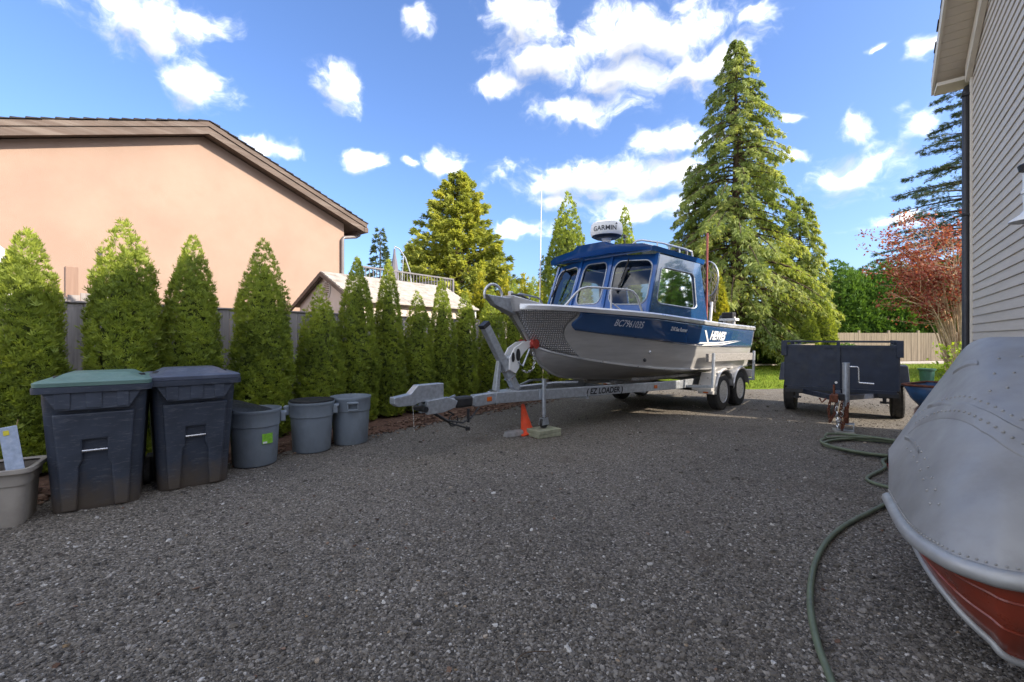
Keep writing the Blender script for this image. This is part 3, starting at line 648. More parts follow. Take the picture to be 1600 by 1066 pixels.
# ================================================================== foliage
def nrm(a): return a / np.maximum(np.linalg.norm(a, axis=-1, keepdims=True), 1e-9)
def leaves(name, base, axis, side, L, Wd, tint, curl=.12):
    """N pointed leaf faces: base, two shoulders, tip"""
    axis = nrm(axis); side = nrm(side - axis * (side * axis).sum(-1, keepdims=True)); nor = np.cross(axis, side)
    L = L[:, None]; Wd = Wd[:, None]
    mid = base + axis * L * .5 + nor * L * curl
    co = np.stack([base, mid + side * Wd * .5, base + axis * L, mid - side * Wd * .5], 1).reshape(-1, 3)
    q = np.arange(len(base) * 4).reshape(-1, 4)
    return quads_mesh(name, co, q, np.repeat(np.clip(tint, 0, 1), 4))
def fans(c, axis, n, L, spread, r, flat=None):
    """each spray centre becomes a flat fan of n leaflets"""
    N = len(c); axis = nrm(axis)
    side = r.normal(size=(N, 3)) if flat is None else flat
    side = nrm(side - axis * (side * axis).sum(-1, keepdims=True))
    B, A, S, LL, T = [], [], [], [], []
    for i in range(n):
        a = (i - (n - 1) / 2) / max(1, (n - 1) / 2) * spread + r.normal(0, .12, N)
        ax = axis * np.cos(a)[:, None] + side * np.sin(a)[:, None]
        off = axis * (L * .25 * (1 - abs(i - (n - 1) / 2) / n))[:, None]
        nn = np.cross(axis, side)
        B.append(c + off + nn * r.normal(0, .1, N)[:, None] * L[:, None]); A.append(ax + nn * r.normal(0, .18, N)[:, None]); S.append(np.cross(nn, ax) + nn * r.normal(0, .5, N)[:, None]); LL.append(L * r.uniform(.7, 1.15, N)); T.append(np.arange(N))
    return np.concatenate(B), np.concatenate(A), np.concatenate(S), np.concatenate(LL), np.concatenate(T)

def arbor_mesh(seed, H, Rr, n=2600, leaf=.075, fan=6, tips=1, p=.62, lump=.24, wid=.27):
    r = np.random.default_rng(seed)
    def rad(h, a):
        prof = np.clip(1 - h ** (1 / p), 0, 1) ** .92 * (1 - .22 * np.exp(-h * 9)) + .012
        lob = 1 + .5 * lump * np.sin(7 * a + 26 * h + seed) * np.sin(19 * h + seed) + lump * (np.sin(3 * a + 5 * h + seed) * .5 + np.sin(5 * a - 9 * h + seed * 2.1) * .35 + np.sin(2 * a + 17 * h + seed * .7) * .4)
        return Rr * prof * lob
    h = r.random(n * 3) ** 1.15; keep = r.random(n * 3) < (rad(h, 0 * h) / Rr * .9 + .10); h = h[keep][:n]; n = len(h); a = r.uniform(0, 2 * math.pi, n)
    depth = np.clip(1 - np.abs(r.normal(0, .07, n)), .7, 1.08) + (r.random(n) < .10) * r.uniform(.0, .16, n); rr = rad(h, a) * depth
    # a few separate leader tips break the outline at the top
    lead = r.integers(0, tips, n); lx = np.where(lead == 0, 0, np.cos(lead * 2.4 + seed) * Rr * .36); ly = np.where(lead == 0, 0, np.sin(lead * 2.4 + seed) * Rr * .36)
    top = np.clip((h - .5) / .5, 0, 1)
    zsc = np.where(lead == 0, 1, 1 - (.06 + .05 * lead) * top)
    c = np.stack([np.cos(a) * rr + lx * top, np.sin(a) * rr + ly * top, .04 + h * H * zsc], -1)
    out = np.stack([np.cos(a), np.sin(a), np.zeros(n)], -1)
    ax = out * .62 + np.array([0, 0, 1]) * (r.uniform(.35, 1.2, n) + 1.3 * h ** 3)[:, None] + r.normal(0, .3, (n, 3))
    flat = np.cross(out, [0, 0, 1]) * 1.0 + r.normal(0, .55, (n, 3))
    L = leaf * r.uniform(.75, 1.35, n) * (1 - .25 * h)
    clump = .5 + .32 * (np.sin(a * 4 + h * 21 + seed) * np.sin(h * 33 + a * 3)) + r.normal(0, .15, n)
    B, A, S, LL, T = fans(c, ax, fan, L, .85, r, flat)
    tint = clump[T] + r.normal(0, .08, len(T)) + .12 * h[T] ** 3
    return leaves('arborvitae_foliage', B, A, S, LL, LL * wid, tint), rad
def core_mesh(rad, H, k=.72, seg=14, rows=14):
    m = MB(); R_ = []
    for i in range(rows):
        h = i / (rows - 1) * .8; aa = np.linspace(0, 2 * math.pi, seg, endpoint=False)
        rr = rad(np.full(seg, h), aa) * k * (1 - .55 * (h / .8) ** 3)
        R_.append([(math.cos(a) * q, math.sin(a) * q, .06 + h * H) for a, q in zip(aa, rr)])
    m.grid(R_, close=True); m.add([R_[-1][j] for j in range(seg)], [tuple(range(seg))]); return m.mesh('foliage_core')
def trunk_mesh(H, r0, r1=.01, lean=(0, 0), seg=9, wob=.02):
    m = MB(); n = 9; m.tube([(lean[0] * i / n + random.uniform(-wob, wob) * (i > 0), lean[1] * i / n + random.uniform(-wob, wob) * (i > 0), H * i / n) for i in range(n + 1)], [r0 + (r1 - r0) * i / n for i in range(n + 1)], seg)
    return m.mesh('trunk')
def place_arbor(loc, seed, H, Rr, label, group, mat='arbor', **k):
    t = thing('arborvitae', label, 'shrub', loc, random.uniform(0, 6.28), group)
    me, rad = arbor_mesh(seed, H, Rr, **k)
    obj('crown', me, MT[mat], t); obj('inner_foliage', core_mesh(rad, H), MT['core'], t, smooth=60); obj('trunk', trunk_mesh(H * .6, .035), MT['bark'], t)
    return t
HL = 'dark green columnar arborvitae in the row along the grey fence'
HG = 'arborvitae row along the fence'
def hedge_at(x, ytop, hw, m=6.4):
    xr = (x - 800) / 700; Y = m / (-(.787 * xr - .617)); X = xr * Y
    return (X, Y, .04), 1.4 + (528 - ytop) * Y / 700 - .04, hw * Y / 700 * math.cos(math.atan(xr)) ** .7
rows = [(42, 366, 66, 1, 'broad arborvitae with sunlit yellow crown beside the storage tote', 2, 4200), (195, 350, 66, 3, 'bushy arborvitae with several sunlit yellow tips behind the green lidded cart', 3, 4600),
        (301, 374, 52, 2, 'pointed arborvitae behind the grey lidded cart', 2, 3800), (412, 380, 52, 5, 'tall arborvitae with forked tip behind the stickered trash can', 3, 4000), (500, 452, 44, 7, 'short arborvitae standing in front of the shed gable', 3, 2600), (558, 408, 38, 4, 'slim tall arborvitae covering the near corner of the shed roof', 1, 2800),
        (607, 412, 30, 6, 'slim tall arborvitae before the middle of the shed roof', 1, 2400), (652, 460, 30, 8, 'short arborvitae directly above the trailer coupler', 2, 2200), (690, 440, 27, 9, 'narrow arborvitae with a bright yellow tip left of the winch post', 1, 2200),
        (726, 456, 24, 10, 'small arborvitae before the far end of the shed roof', 2, 2000), (768, 452, 27, 12, None, 2, 2200), (803, 440, 24, 13, None, 1, 2200), (834, 436, 24, 14, None, 2, 2200)]
rows[-3:] = [(768, 452, 27, 12, 'arborvitae directly behind the trailer winch post', 2, 2200), (803, 440, 24, 13, 'arborvitae behind the boat anchor pulpit', 1, 2200), (834, 436, 24, 14, 'arborvitae behind the boat bow plate', 2, 2200)]
for (x, yt, hw, sd, lb, tips, n) in rows:
    loc, H, Rr = hedge_at(x, yt, hw)
    place_arbor(loc, sd, H, Rr * .80, lb or HL, HG, n=int(n * 1.75), tips=tips, leaf=.060, fan=7, wid=.22, p={1: .20, 3: .22, 5: .24, 2: .27, 7: .32, 8: .3}.get(sd, .34), lump=.15)
def at(x, Y): return ((x - 800) / 700 * Y, Y, 0)
def zt(y, Y): return 1.4 + (528 - y) * Y / 700
# golden shrubs and tall columns standing behind the boat
for (x, yt, hw, Y, sd, lb) in ((752, 418, 20, 19, 31, 0), (788, 430, 22, 18, 32, 0), (822, 428, 24, 17, 33, 0), (846, 440, 18, 16, 35, 0)):
    place_arbor(at(x, Y), sd, zt(yt, Y), hw * Y / 700, 'yellow green sunlit shrub in the clump behind the boat bow', 'golden shrubs behind the bow', 'golden', n=1500, leaf=.2, fan=5, tips=3)
for (x, yt, hw, Y, sd, lb) in ((888, 305, 36, 13.5, 41, 'tall sunlit columnar cypress rising behind the boat cabin windshield'), (977, 326, 22, 16, 42, 'slim sunlit columnar cypress directly behind the radar dome'), (1122, 430, 15, 15, 43, 'small yellow columnar shrub behind the boat stern'),):
    place_arbor(at(x, Y), sd, zt(yt, Y), hw * Y / 700, lb, None, 'golden' if sd == 43 else 'arbor', n=4200, leaf=.13, fan=6, tips=2, p=.3, lump=.12)
for (x, yt, hw, Y, sd) in ((1266, 496, 13, 18.6, 44), (1290, 477, 14, 18.8, 45)):
    place_arbor(at(x, Y), sd, zt(yt, Y), hw * Y / 700, 'clipped columnar shrub of a pair beside the big cedar', 'pair of clipped shrubs', 'arbor', n=1500, leaf=.13, fan=5, tips=1, p=.3, lump=.04)
# clipped hedge past the far fence: one tall narrow tree after another
for k, x in enumerate((1304, 1326, 1348, 1370, 1392, 1414, 1436, 1458, 1480, 1502)):
    Y = 30.0; place_arbor(at(x, Y), 60 + k, zt(416 + random.uniform(-9, 9), Y), 34 * Y / 700, 'dark green hedge conifer in the tall row above the tan fence', 'hedge conifers behind the tan fence', 'hedge', n=3600, leaf=.25, fan=5, tips=2, p=.12, lump=.06)

def conifer(name, label, loc, H, Rb, seed, mat, nb=150, droop=.5, rise=.2, per=26, leaf=.34, zb=.06, prof=.85, hang=.8, fan=4, trunk=.22, wid=.3, group=None, squash=1, layer=0):
    r = np.random.default_rng(seed); t = thing(name, label, 'tree', loc, 0, group)
    limb = MB(); Bc, Ax, Fl, Ls, Tn = [], [], [], [], []
    for i in range(nb):
        h = zb + (1 - zb) * (i + r.random()) / nb
        if layer: h = zb + (1 - zb) * (round((h - zb) / (1 - zb) * layer) / layer) + r.normal(0, .006)
        h = min(max(h, zb), .995)
        a = i * 2.39996 + r.normal(0, .35); Lb = Rb * ((1 - h) ** prof) * r.uniform(.62, 1.12) + .12
        if h < .22: Lb *= .75 + 1.1 * h
        o = np.array([math.cos(a), math.sin(a) * squash, 0]); p0 = np.array([0, 0, h * H]); pts = []
        for s in np.linspace(0, 1, 6): pts.append(p0 + o * Lb * s + np.array([0, 0, Lb * (rise * s - droop * s * s)]))
        rb = .012 + .016 * Lb
        limb.tube([tuple(q) for q in pts], [rb * (1 - .8 * s) for s in np.linspace(0, 1, 6)], 4, caps=False)
        n = max(5, int(per * (.35 + .65 * Lb / Rb) ))
        s = r.uniform(.02, 1.1, n) ** .38; sd = np.cross(o, [0, 0, 1])
        lat = r.normal(0, 1, n) * Lb * .17 * (1.15 - s)
        base = p0 + o * (Lb * s)[:, None] + sd * lat[:, None]; base[:, 2] += Lb * (rise * s - droop * s * s) - np.abs(lat) * droop * .6 + r.normal(0, .05, n)
        ax = o * (1 - hang * .7) + sd * (np.sign(lat) * .35)[:, None] + np.array([0, 0, -1.0]) * hang + r.normal(0, .22, (n, 3))
        Bc.append(base); Ax.append(ax); Fl.append(np.tile(sd, (n, 1)) * (1 if hang > .4 else .6) + r.normal(0, .5, (n, 3)) + (o * .3)); Ls.append(leaf * r.uniform(.6, 1.35, n) * (.55 + .45 * (1 - h)) )
        Tn.append(np.full(n, r.normal(.46, .16)) + .22 * (s - .5) + r.normal(0, .1, n))
    c = np.concatenate(Bc); B, A, S, LL, T = fans(c, np.concatenate(Ax), fan, np.concatenate(Ls), .6, r, np.concatenate(Fl))
    obj('crown', leaves(name + '_crown', B, A, S, LL, LL * wid, np.concatenate(Tn)[T] + r.normal(0, .07, len(T))), MT[mat], t)
    n_ = 9; limb.tube([(0, 0, H * .985 * i / n_) for i in range(n_ + 1)], [trunk + (.02 - trunk) * i / n_ for i in range(n_ + 1)], 10)
    obj('trunk', limb.mesh('trunk'), MT['bark'], t, smooth=60)
    return t
Y = 21.5
conifer('cedar_tree', 'tall pointed cedar with drooping sunlit branches behind the boat stern', at(1150, Y), zt(62, Y), 4.15, 101, 'cedar', nb=330, per=105, droop=.60, rise=.22, leaf=.27, hang=.95, prof=.66, trunk=.32, zb=.07, fan=6, wid=.2)
conifer('cedar_tree', 'shorter broad dark cedar leaning against the tall cedar right side', at(1250, 23.5), zt(306, 23.5), 1.85, 102, 'cedar', nb=170, per=70, droop=.55, rise=.2, leaf=.28, hang=.95, prof=.5, trunk=.2, zb=.08, fan=6, wid=.2)
conifer('cedar_tree', 'broad bushy cedar on the left flank of the tall cedar', at(1086, 22.8), zt(255, 22.8), 1.9, 107, 'cedar', nb=150, per=60, droop=.5, rise=.2, leaf=.28, hang=.9, prof=.5, trunk=.18, zb=.05, fan=6, wid=.2)
conifer('cypress_tree', 'dense pyramidal cypress behind the patio umbrella', at(716, 25), zt(272, 25), 4.1, 103, 'cypress', nb=360, per=84, droop=.12, rise=.45, leaf=.32, hang=.15, prof=.72, trunk=.22, zb=.03, fan=6, wid=.24)
conifer('cypress_tree', 'short dense cypress left of the big pyramidal cypress', at(648, 29), zt(376, 29), 1.3, 108, 'cypress', nb=110, per=28, droop=.15, rise=.4, leaf=.4, hang=.2, prof=.6, trunk=.15, zb=.03, fan=5, wid=.32)
conifer('spruce_tree', 'small distant spruce beside the stucco house eave', at(594, 44), zt(357, 44), 2.6, 104, 'spruce', nb=90, per=26, droop=.25, rise=.1, leaf=.55, hang=.3, trunk=.2, fan=4, wid=.3, prof=.8)
conifer('spruce_tree', 'thin distant spruce behind the boat whip antenna', at(852, 52), zt(398, 52), 1.6, 105, 'spruce', nb=60, per=16, droop=.3, rise=.05, leaf=.6, hang=.4, trunk=.2, fan=4, wid=.28, prof=.6)
conifer('spruce_tree', 'low distant spruce tip left of the whip antenna', at(806, 56), zt(428, 56), 2.0, 109, 'spruce', nb=50, per=18, droop=.3, rise=.05, leaf=.6, hang=.4, trunk=.2, fan=4, wid=.28, prof=.7)
conifer('deodar_tree', 'large dark tree with flat tiered branches beyond the downpipe', at(1540, 31), zt(30, 31), 6.6, 106, 'spruce', nb=240, per=120, droop=.16, rise=.10, leaf=.34, hang=.12, prof=.62, trunk=.4, zb=.2, fan=6, wid=.12, layer=17)

# hedge and trees along the right-hand boundary
for k in range(6):
    place_arbor((22.5 + .35 * math.sin(k * 2.1), 5.8 + 2.2 * k, 0), 120 + k, 6.6 + .5 * math.sin(k * 1.7), 1.35, 'tall hedge conifer in the row along the right hand boundary', 'boundary hedge conifers', 'hedge' if k % 3 else 'arbor', n=1300, leaf=.36, fan=5, tips=2, p=.3, lump=.1)
# many-stemmed red-leaved shrub at the house corner
rm = thing('red_maple', 'bare stemmed red leaved shrub tree beside the downpipe', 'tree', at(1508, 15.5), 0)
r = np.random.default_rng(5); st = MB(); tips = []
for i in range(58):
    a = r.uniform(0, 6.28); sp = r.uniform(.1, 1.0); H = r.uniform(2.6, 5.2); d = np.array([math.cos(a) * 1.0 - .35, math.sin(a) * .9, 0]); b0 = np.array([math.cos(a), math.sin(a), 0]) * r.uniform(.05, .45)
    pts = [b0 + d * sp * 1.35 * s ** 1.5 + np.array([0, 0, H * s]) + r.normal(0, .05, 3) * s for s in np.linspace(0, 1, 7)]
    st.tube([tuple(p) for p in pts], [.036 * (1 - .8 * s) for s in np.linspace(0, 1, 7)], 5, caps=False)
    for q in range(7):
        s0 = r.integers(4, 7); p0 = pts[s0]; dd = d * r.uniform(.2, .8) + r.normal(0, .38, 3) + np.array([-.25, 0, .45])
        p2 = p0 + dd * r.uniform(.5, 1.1); st.tube([tuple(p0), tuple((p0 + p2) / 2 + r.normal(0, .06, 3)), tuple(p2)], [.013, .010, .005], 4, caps=False); tips.append(((p0 + p2) / 2, p2))
obj('stems', st.mesh('stems'), MT['stem'], rm, smooth=60)
c = []
for p0, p2 in tips:
    if p2[2] < 2.7 + .6 * p2[0] and r.random() < .85: continue
    if r.random() < .12: continue
    n = r.integers(16, 42); c.append(p0 + (p2 - p0) * r.uniform(.2, 1.15, n)[:, None] + r.normal(0, .11, (n, 3)))
c = np.concatenate(c); n = len(c)
obj('crown', leaves('red_crown', c, r.normal(0, 1, (n, 3)) + [0, 0, -.3], r.normal(0, 1, (n, 3)), r.uniform(.06, .13, n), r.uniform(.045, .09, n), r.uniform(0, 1, n)), MT['redleaf'], rm)
lb = thing('leafy_bush', 'small lime green bush under the red leaved shrub', 'bush', at(1497, 13.2), 0)
n = 330; c = np.abs(r.normal(0, 1, (n, 3))) * [1, 1, .5] * np.where(r.random((n, 3)) < .5, -1, 1) * [.26, .26, 0] + np.stack([np.zeros(n), np.zeros(n), r.uniform(.15, 1.25, n)], -1)
obj('crown', leaves('bush_leaves', c, r.normal(0, 1, (n, 3)) + [0, 0, .3], r.normal(0, 1, (n, 3)), r.uniform(.09, .17, n), r.uniform(.05, .09, n), r.uniform(0, 1, n)), MT['lime'], lb)
st = MB()
for i in range(14):
    a = r.uniform(0, 6.28); st.tube([(0, 0, 0), (math.cos(a) * .2, math.sin(a) * .2, .6), (math.cos(a) * .5, math.sin(a) * .4, 1.2)], [.012, .009, .004], 4)
obj('stems', st.mesh('bush_stems'), MT['stem'], lb)
# low shrubs and shade planting filling the foot of the cedars
for k, (x, Y, hw, H) in enumerate(((1196, 23.6, 26, 1.3), (1228, 24.4, 26, 1.6), (1320, 25.8, 26, 1.0))):
    place_arbor(at(x, Y), 80 + k, H, hw * Y / 700, 'low dark shrub growing in the shade under the cedars', 'low shrubs under the cedars', 'hedge', n=700, leaf=.2, fan=4, tips=3, p=.4, lump=.2)

# ================================================================== cabin boat (x runs bow to stern, -y is the side seen)
BO = (-.04, 6.3, 0); BR = R(44.5)
boat = thing('fishing_boat', 'blue and silver aluminium cabin fishing boat on a trailer', 'boat', BO, BR)
def interp(tab, s):
    xs = [p[0] for p in tab]
    out = []
    for j in range(1, len(tab[0])):
        ys = [p[j] for p in tab]
        # monotone-ish cubic
        i = max(0, min(len(xs) - 2, int(np.searchsorted(xs, s) - 1))); h = xs[i+1] - xs[i]; t = (s - xs[i]) / h
        def sl(k):
            if k <= 0: return (ys[1] - ys[0]) / (xs[1] - xs[0])
            if k >= len(xs) - 1: return (ys[-1] - ys[-2]) / (xs[-1] - xs[-2])
            return (ys[k+1] - ys[k-1]) / (xs[k+1] - xs[k-1])
        m0, m1 = sl(i) * h, sl(i+1) * h
        out.append((2*t**3-3*t*t+1)*ys[i] + (t**3-2*t*t+t)*m0 + (-2*t**3+3*t*t)*ys[i+1] + (t**3-t*t)*m1)
    return out
#          s    t(long) w(half width) z
GUN = [(0, 0.0, .0, 1.83), (.04, .08, .19, 1.83), (.1, .36, .46, 1.82), (.2, 1.0, .78, 1.79), (.35, 2.0, 1.08, 1.75), (.5, 3.0, 1.2, 1.70), (.72, 4.5, 1.22, 1.645), (1, 6.4, 1.2, 1.605)]
CHI = [(0, .46, .0, 1.28), (.04, .50, .06, 1.26), (.1, .66, .22, 1.19), (.2, 1.12, .5, 1.075), (.35, 2.08, .85, .94), (.5, 3.05, 1.0, .86), (.72, 4.5, 1.06, .81), (1, 6.36, 1.06, .78)]
KEE = [(0, .46, .0, 1.28), (.04, .52, .0, 1.16), (.1, .68, .0, .98), (.2, 1.12, .0, .79), (.35, 2.08, .0, .68), (.5, 3.05, .0, .63), (.72, 4.5, .0, .59), (1, 6.36, .0, .56)]
def gun(s): return interp(GUN, s)
def chi(s): return interp(CHI, s)
def kee(s): return interp(KEE, s)
def side(s, v, off=0, sg=1):
    g, c = gun(s), chi(s); bulge = math.sin(math.pi * v) * (-.035 + .045 * min(1, max(0, (s - .12) / .4)))
    t = c[0] + (g[0] - c[0]) * v; w = c[1] + (g[1] - c[1]) * v + bulge * min(1, s * 12) + off; z = c[2] + (g[2] - c[2]) * v
    return Vector((t, -w * sg, z))
def uvgrid(name, rows, mat, parent, uv=None, smooth=30, solid=0):
    m = MB(); m.grid(rows); me = m.mesh(name, fix=False)
    o = obj(name, me, mat, parent, smooth, 0, solid)
    return o
S = [0, .006, .012, .018, .025, .032, .04] + [float(q) for q in np.linspace(.05, 1, 58)]
hull = None
m = MB()
for sg in (1, -1):
    m.grid([[side(s, v, 0, sg) for v in np.linspace(0, 1, 9)] for s in S])
    m.grid([[Vector((k[0] + (c[0]-k[0])*q, -(k[1] + (c[1]-k[1])*q) * sg, k[2] + (c[2]-k[2])*q)) for q in (0, .25, .5, .75, 1)] for k, c in ((kee(s), chi(s)) for s in S)])
# transom, deck sheet and cockpit sole
g, c, k = gun(1), chi(1), kee(1)
m.add([(g[0], -g[1], g[2]), (c[0], -c[1], c[2]), (k[0], 0, k[2]), (c[0], c[1], c[2]), (g[0], g[1], g[2])], [(0, 1, 2, 3, 4)])
hull = m.build('hull', MT['alu'], boat, smooth=25)
m = MB()
for s0, s1 in zip(S[:24], S[1:25]):
    a, b = gun(s0), gun(s1); z = -.06
    m.add([(a[0], -a[1]*.97, a[2]+z), (b[0], -b[1]*.97, b[2]+z), (b[0], b[1]*.97, b[2]+z), (a[0], a[1]*.97, a[2]+z)], [(0, 1, 2, 3)])
m.build('foredeck', MT['alu'], boat)
m = MB(); m.hexa([(2.2, -.82, 1.03), (6.3, -1.02, .98), (6.3, 1.02, .98), (2.2, .82, 1.03)], [(2.2, -.82, 1.05), (6.3, -1.02, 1.0), (6.3, 1.02, 1.0), (2.2, .82, 1.05)]); m.build('cockpit_floor', MT['dark_int'], boat)
# gunwale moulding and chine strip, spray rails
for sg in (1, -1):
    m = MB(); pts = [(lambda q: Vector((q[0], -q[1]*sg, q[2])))(gun(s)) for s in S]
    rows_ = []
    for p in pts: rows_.append([p + Vector((0, -.028*sg, -.035)), p + Vector((0, -.034*sg, .02)), p + Vector((0, -.01*sg, .045)), p + Vector((0, .09*sg, .045)), p + Vector((0, .09*sg, -.01)), p + Vector((0, 0, -.035))])
    m.grid(rows_, close=True); m.add(rows_[-1], [tuple(range(6))]); m.build('gunwale', MT['alu_trim'], boat, smooth=35)
    m = MB(); rows_ = []
    for s in S:
        q = chi(s); p = Vector((q[0], -q[1]*sg, q[2])); rows_.append([p + Vector((0, -.022*sg, -.012)), p + Vector((0, -.022*sg, .012)), p + Vector((0, .01*sg, .02)), p + Vector((0, .01*sg, -.02))])
    m.grid(rows_, close=True); m.build('chine_strip', MT['alu_trim'], boat, smooth=35)
m = MB(); m.tube([(-.012, 0, 1.85)] + [(.46 * q, 0, 1.83 - .55 * q) for q in (.15, .4, .7, 1)] + [tuple((kee(s)[0] - .012, 0, kee(s)[2])) for s in (.04, .07, .1, .15, .2, .3)], .02, 8); m.build('stem_bar', MT['alu_trim'], boat, smooth=50)
# diamond plate on the bow shoulders
def bnd(v): return .158 - .030 * math.sin(math.pi * min(1, v * 1.15)) + .03 * (1 - v) ** 2
for sg in (1, -1):
    nv, ns = 12, 16; vs_ = np.linspace(.03, .955, nv); rows_ = []; uvs = []
    for v in vs_:
        ss = np.linspace(.012, bnd(v), ns); rows_.append([side(s, v, .004, sg) for s in ss])
    m = MB(); m.grid(rows_); me = m.mesh('bow_plate', fix=False); uvl = me.uv_layers.new(name='UVMap')
    for lp in me.loops:
        co = me.vertices[lp.vertex_index].co; uvl.data[lp.index].uv = (math.hypot(co.x, co.y), co.z * 1.0)
    obj('bow_plate', me, MT['diamond'], boat, 60, 0, .003)
    # painted band above the bare aluminium
    nv, ns = 9, 90; rows_ = []
    for j, q in enumerate(np.linspace(0, 1, nv)):
        row = []
        for i, s in enumerate(np.linspace(0, 1, ns)):
            lowv = .60 - .10 * min(1, s * 1.8); v = lowv + (.955 - lowv) * q
            s0 = bnd(v) + .004 + .022 * max(0, (.35 - q)) ** 1.5 * 4
            sx = s0 + (1.0 - s0) * s; lowv = .60 - .10 * min(1, sx * 1.8); v = lowv + (.955 - lowv) * q
            row.append(side(sx, v, .012, sg))
        rows_.append(row)
    m = MB(); m.grid(rows_); obj('painted_band', m.mesh('painted_band', fix=False), MT['navy'], boat, 60, 0, .002)
def surf_text(name, txt, s0, v0, hgt, mat, parent, slant=.25, sx=1.0, bold=0, drop=0):
    """letters laid on the curved topside"""
    cu = bpy.data.curves.new(name, 'FONT'); cu.body = txt; cu.size = 1; cu.offset = bold; cu.resolution_u = 3
    ob = bpy.data.objects.new(name, cu); C.objects.link(ob); bpy.context.view_layer.update()
    me = bpy.data.meshes.new_from_object(ob.evaluated_get(bpy.context.evaluated_depsgraph_get())); bpy.data.objects.remove(ob)
    ln = 6.2; H_ = gun(s0)[2] - chi(s0)[2]
    for v in me.vertices:
        x, y = (v.co.x + v.co.y * slant) * hgt * sx, v.co.y * hgt
        v.co = side(s0 + x / ln * .96, v0 + y / H_ - drop * x, .019)
    o = obj(name, me, MT[mat], parent); return o
surf_text('registration_lettering', 'BC7961035', .250, .74, .135, 'greyprint', boat, .3, .82, .012)
surf_text('model_lettering', '210 Sea Runner', .432, .76, .088, 'whiteprint', boat, .3, .85, .022)
surf_text('maker_lettering', 'HEWES', .645, .66, .215, 'whiteprint', boat, .35, .95, .05)
def decal(name, poly, mat):
    m = MB(); m.add([side(s, v, .018) for s, v in poly], [tuple(range(len(poly)))]); m.build(name, MT[mat], boat)
decal('speed_stripe', [(.575, .545), (.59, .58), (.70, .605), (.87, .67), (.70, .57)], 'whiteprint'); decal('speed_stripe', [(.60, .505), (.615, .54), (.72, .565), (.89, .66), (.74, .54)], 'whiteprint')
decal('speed_stripe', [(.632, .60), (.642, .60), (.615, .84), (.605, .84)], 'whiteprint')
for s, v, rr in ((.375, .30, .024), (.362, .14, .03)):
    p = side(s, v, .004); m = MB(); q = Matrix.Translation(p) @ Matrix.Rotation(R(80), 4, 'X'); m.lathe([(rr, -.01), (rr, .008), (rr * .65, .012), (rr * .6, -.004), (0, -.004)], 16, q); m.build('drain_fitting', MT['steel'] if rr < .025 else MT['black'], boat, smooth=40)
# anchor pulpit with hoop
m = MB(); m.hexa([(-.02, -.16, 1.76), (.75, -.22, 1.80), (.75, .22, 1.80), (-.02, .16, 1.76)], [(-.08, -.15, 1.99), (.75, -.20, 1.86), (.75, .20, 1.86), (-.08, .15, 1.99)])
m.build('anchor_pulpit', MT['alu'], boat, bevel=.012)
m = MB(); m.hexa([(-.30, -.055, 1.84), (.05, -.09, 1.72), (.05, .09, 1.72), (-.30, .055, 1.84)], [(-.46, -.055, 1.98), (-.06, -.09, 1.95), (-.06, .09, 1.95), (-.46, .055, 1.98)])
rl = m.build('anchor_roller', MT['galv'], boat, bevel=.01)
m = MB(); m.tube([(-.30 + .16 * math.cos(a), 0 + .0 * a, 1.98 + .15 * math.sin(a)) for a in np.linspace(R(-15), R(200), 16)], .018, 8); m.build('hoop', MT['alu_trim'], rl, smooth=60)
m = MB(); m.tube([(.02, -.03, 2.01), (.2, -.05, 2.0), (.45, -.02, 1.93), (.7, 0, 1.9)], .018, 6); m.build('anchor_line', MT['black'], boat)
m = MB(); m.box((.06, .03, 2.02), (.06, .06, .08)); m.build('cleat', MT['alu_trim'], boat, bevel=.01)
# bow rails
for sg in (1, -1):
    def gp(s, up, inn=.06): q = gun(s); return (q[0], -(q[1] - inn) * sg, q[2] + up)
    m = MB(); m.tube([gp(.135, .03), gp(.158, .22), gp(.17, .30), gp(.185, .335), gp(.21, .345), gp(.29, .36), gp(.305, .345), gp(.318, .28), gp(.335, .03)], .017, 8)
    m.tube([gp(.245, .03), gp(.245, .35)], .015, 8); m.tube([gp(.25, .13), gp(.275, .03)], .01, 6); m.build('bow_rail', MT['alu_trim'], boat, smooth=60)
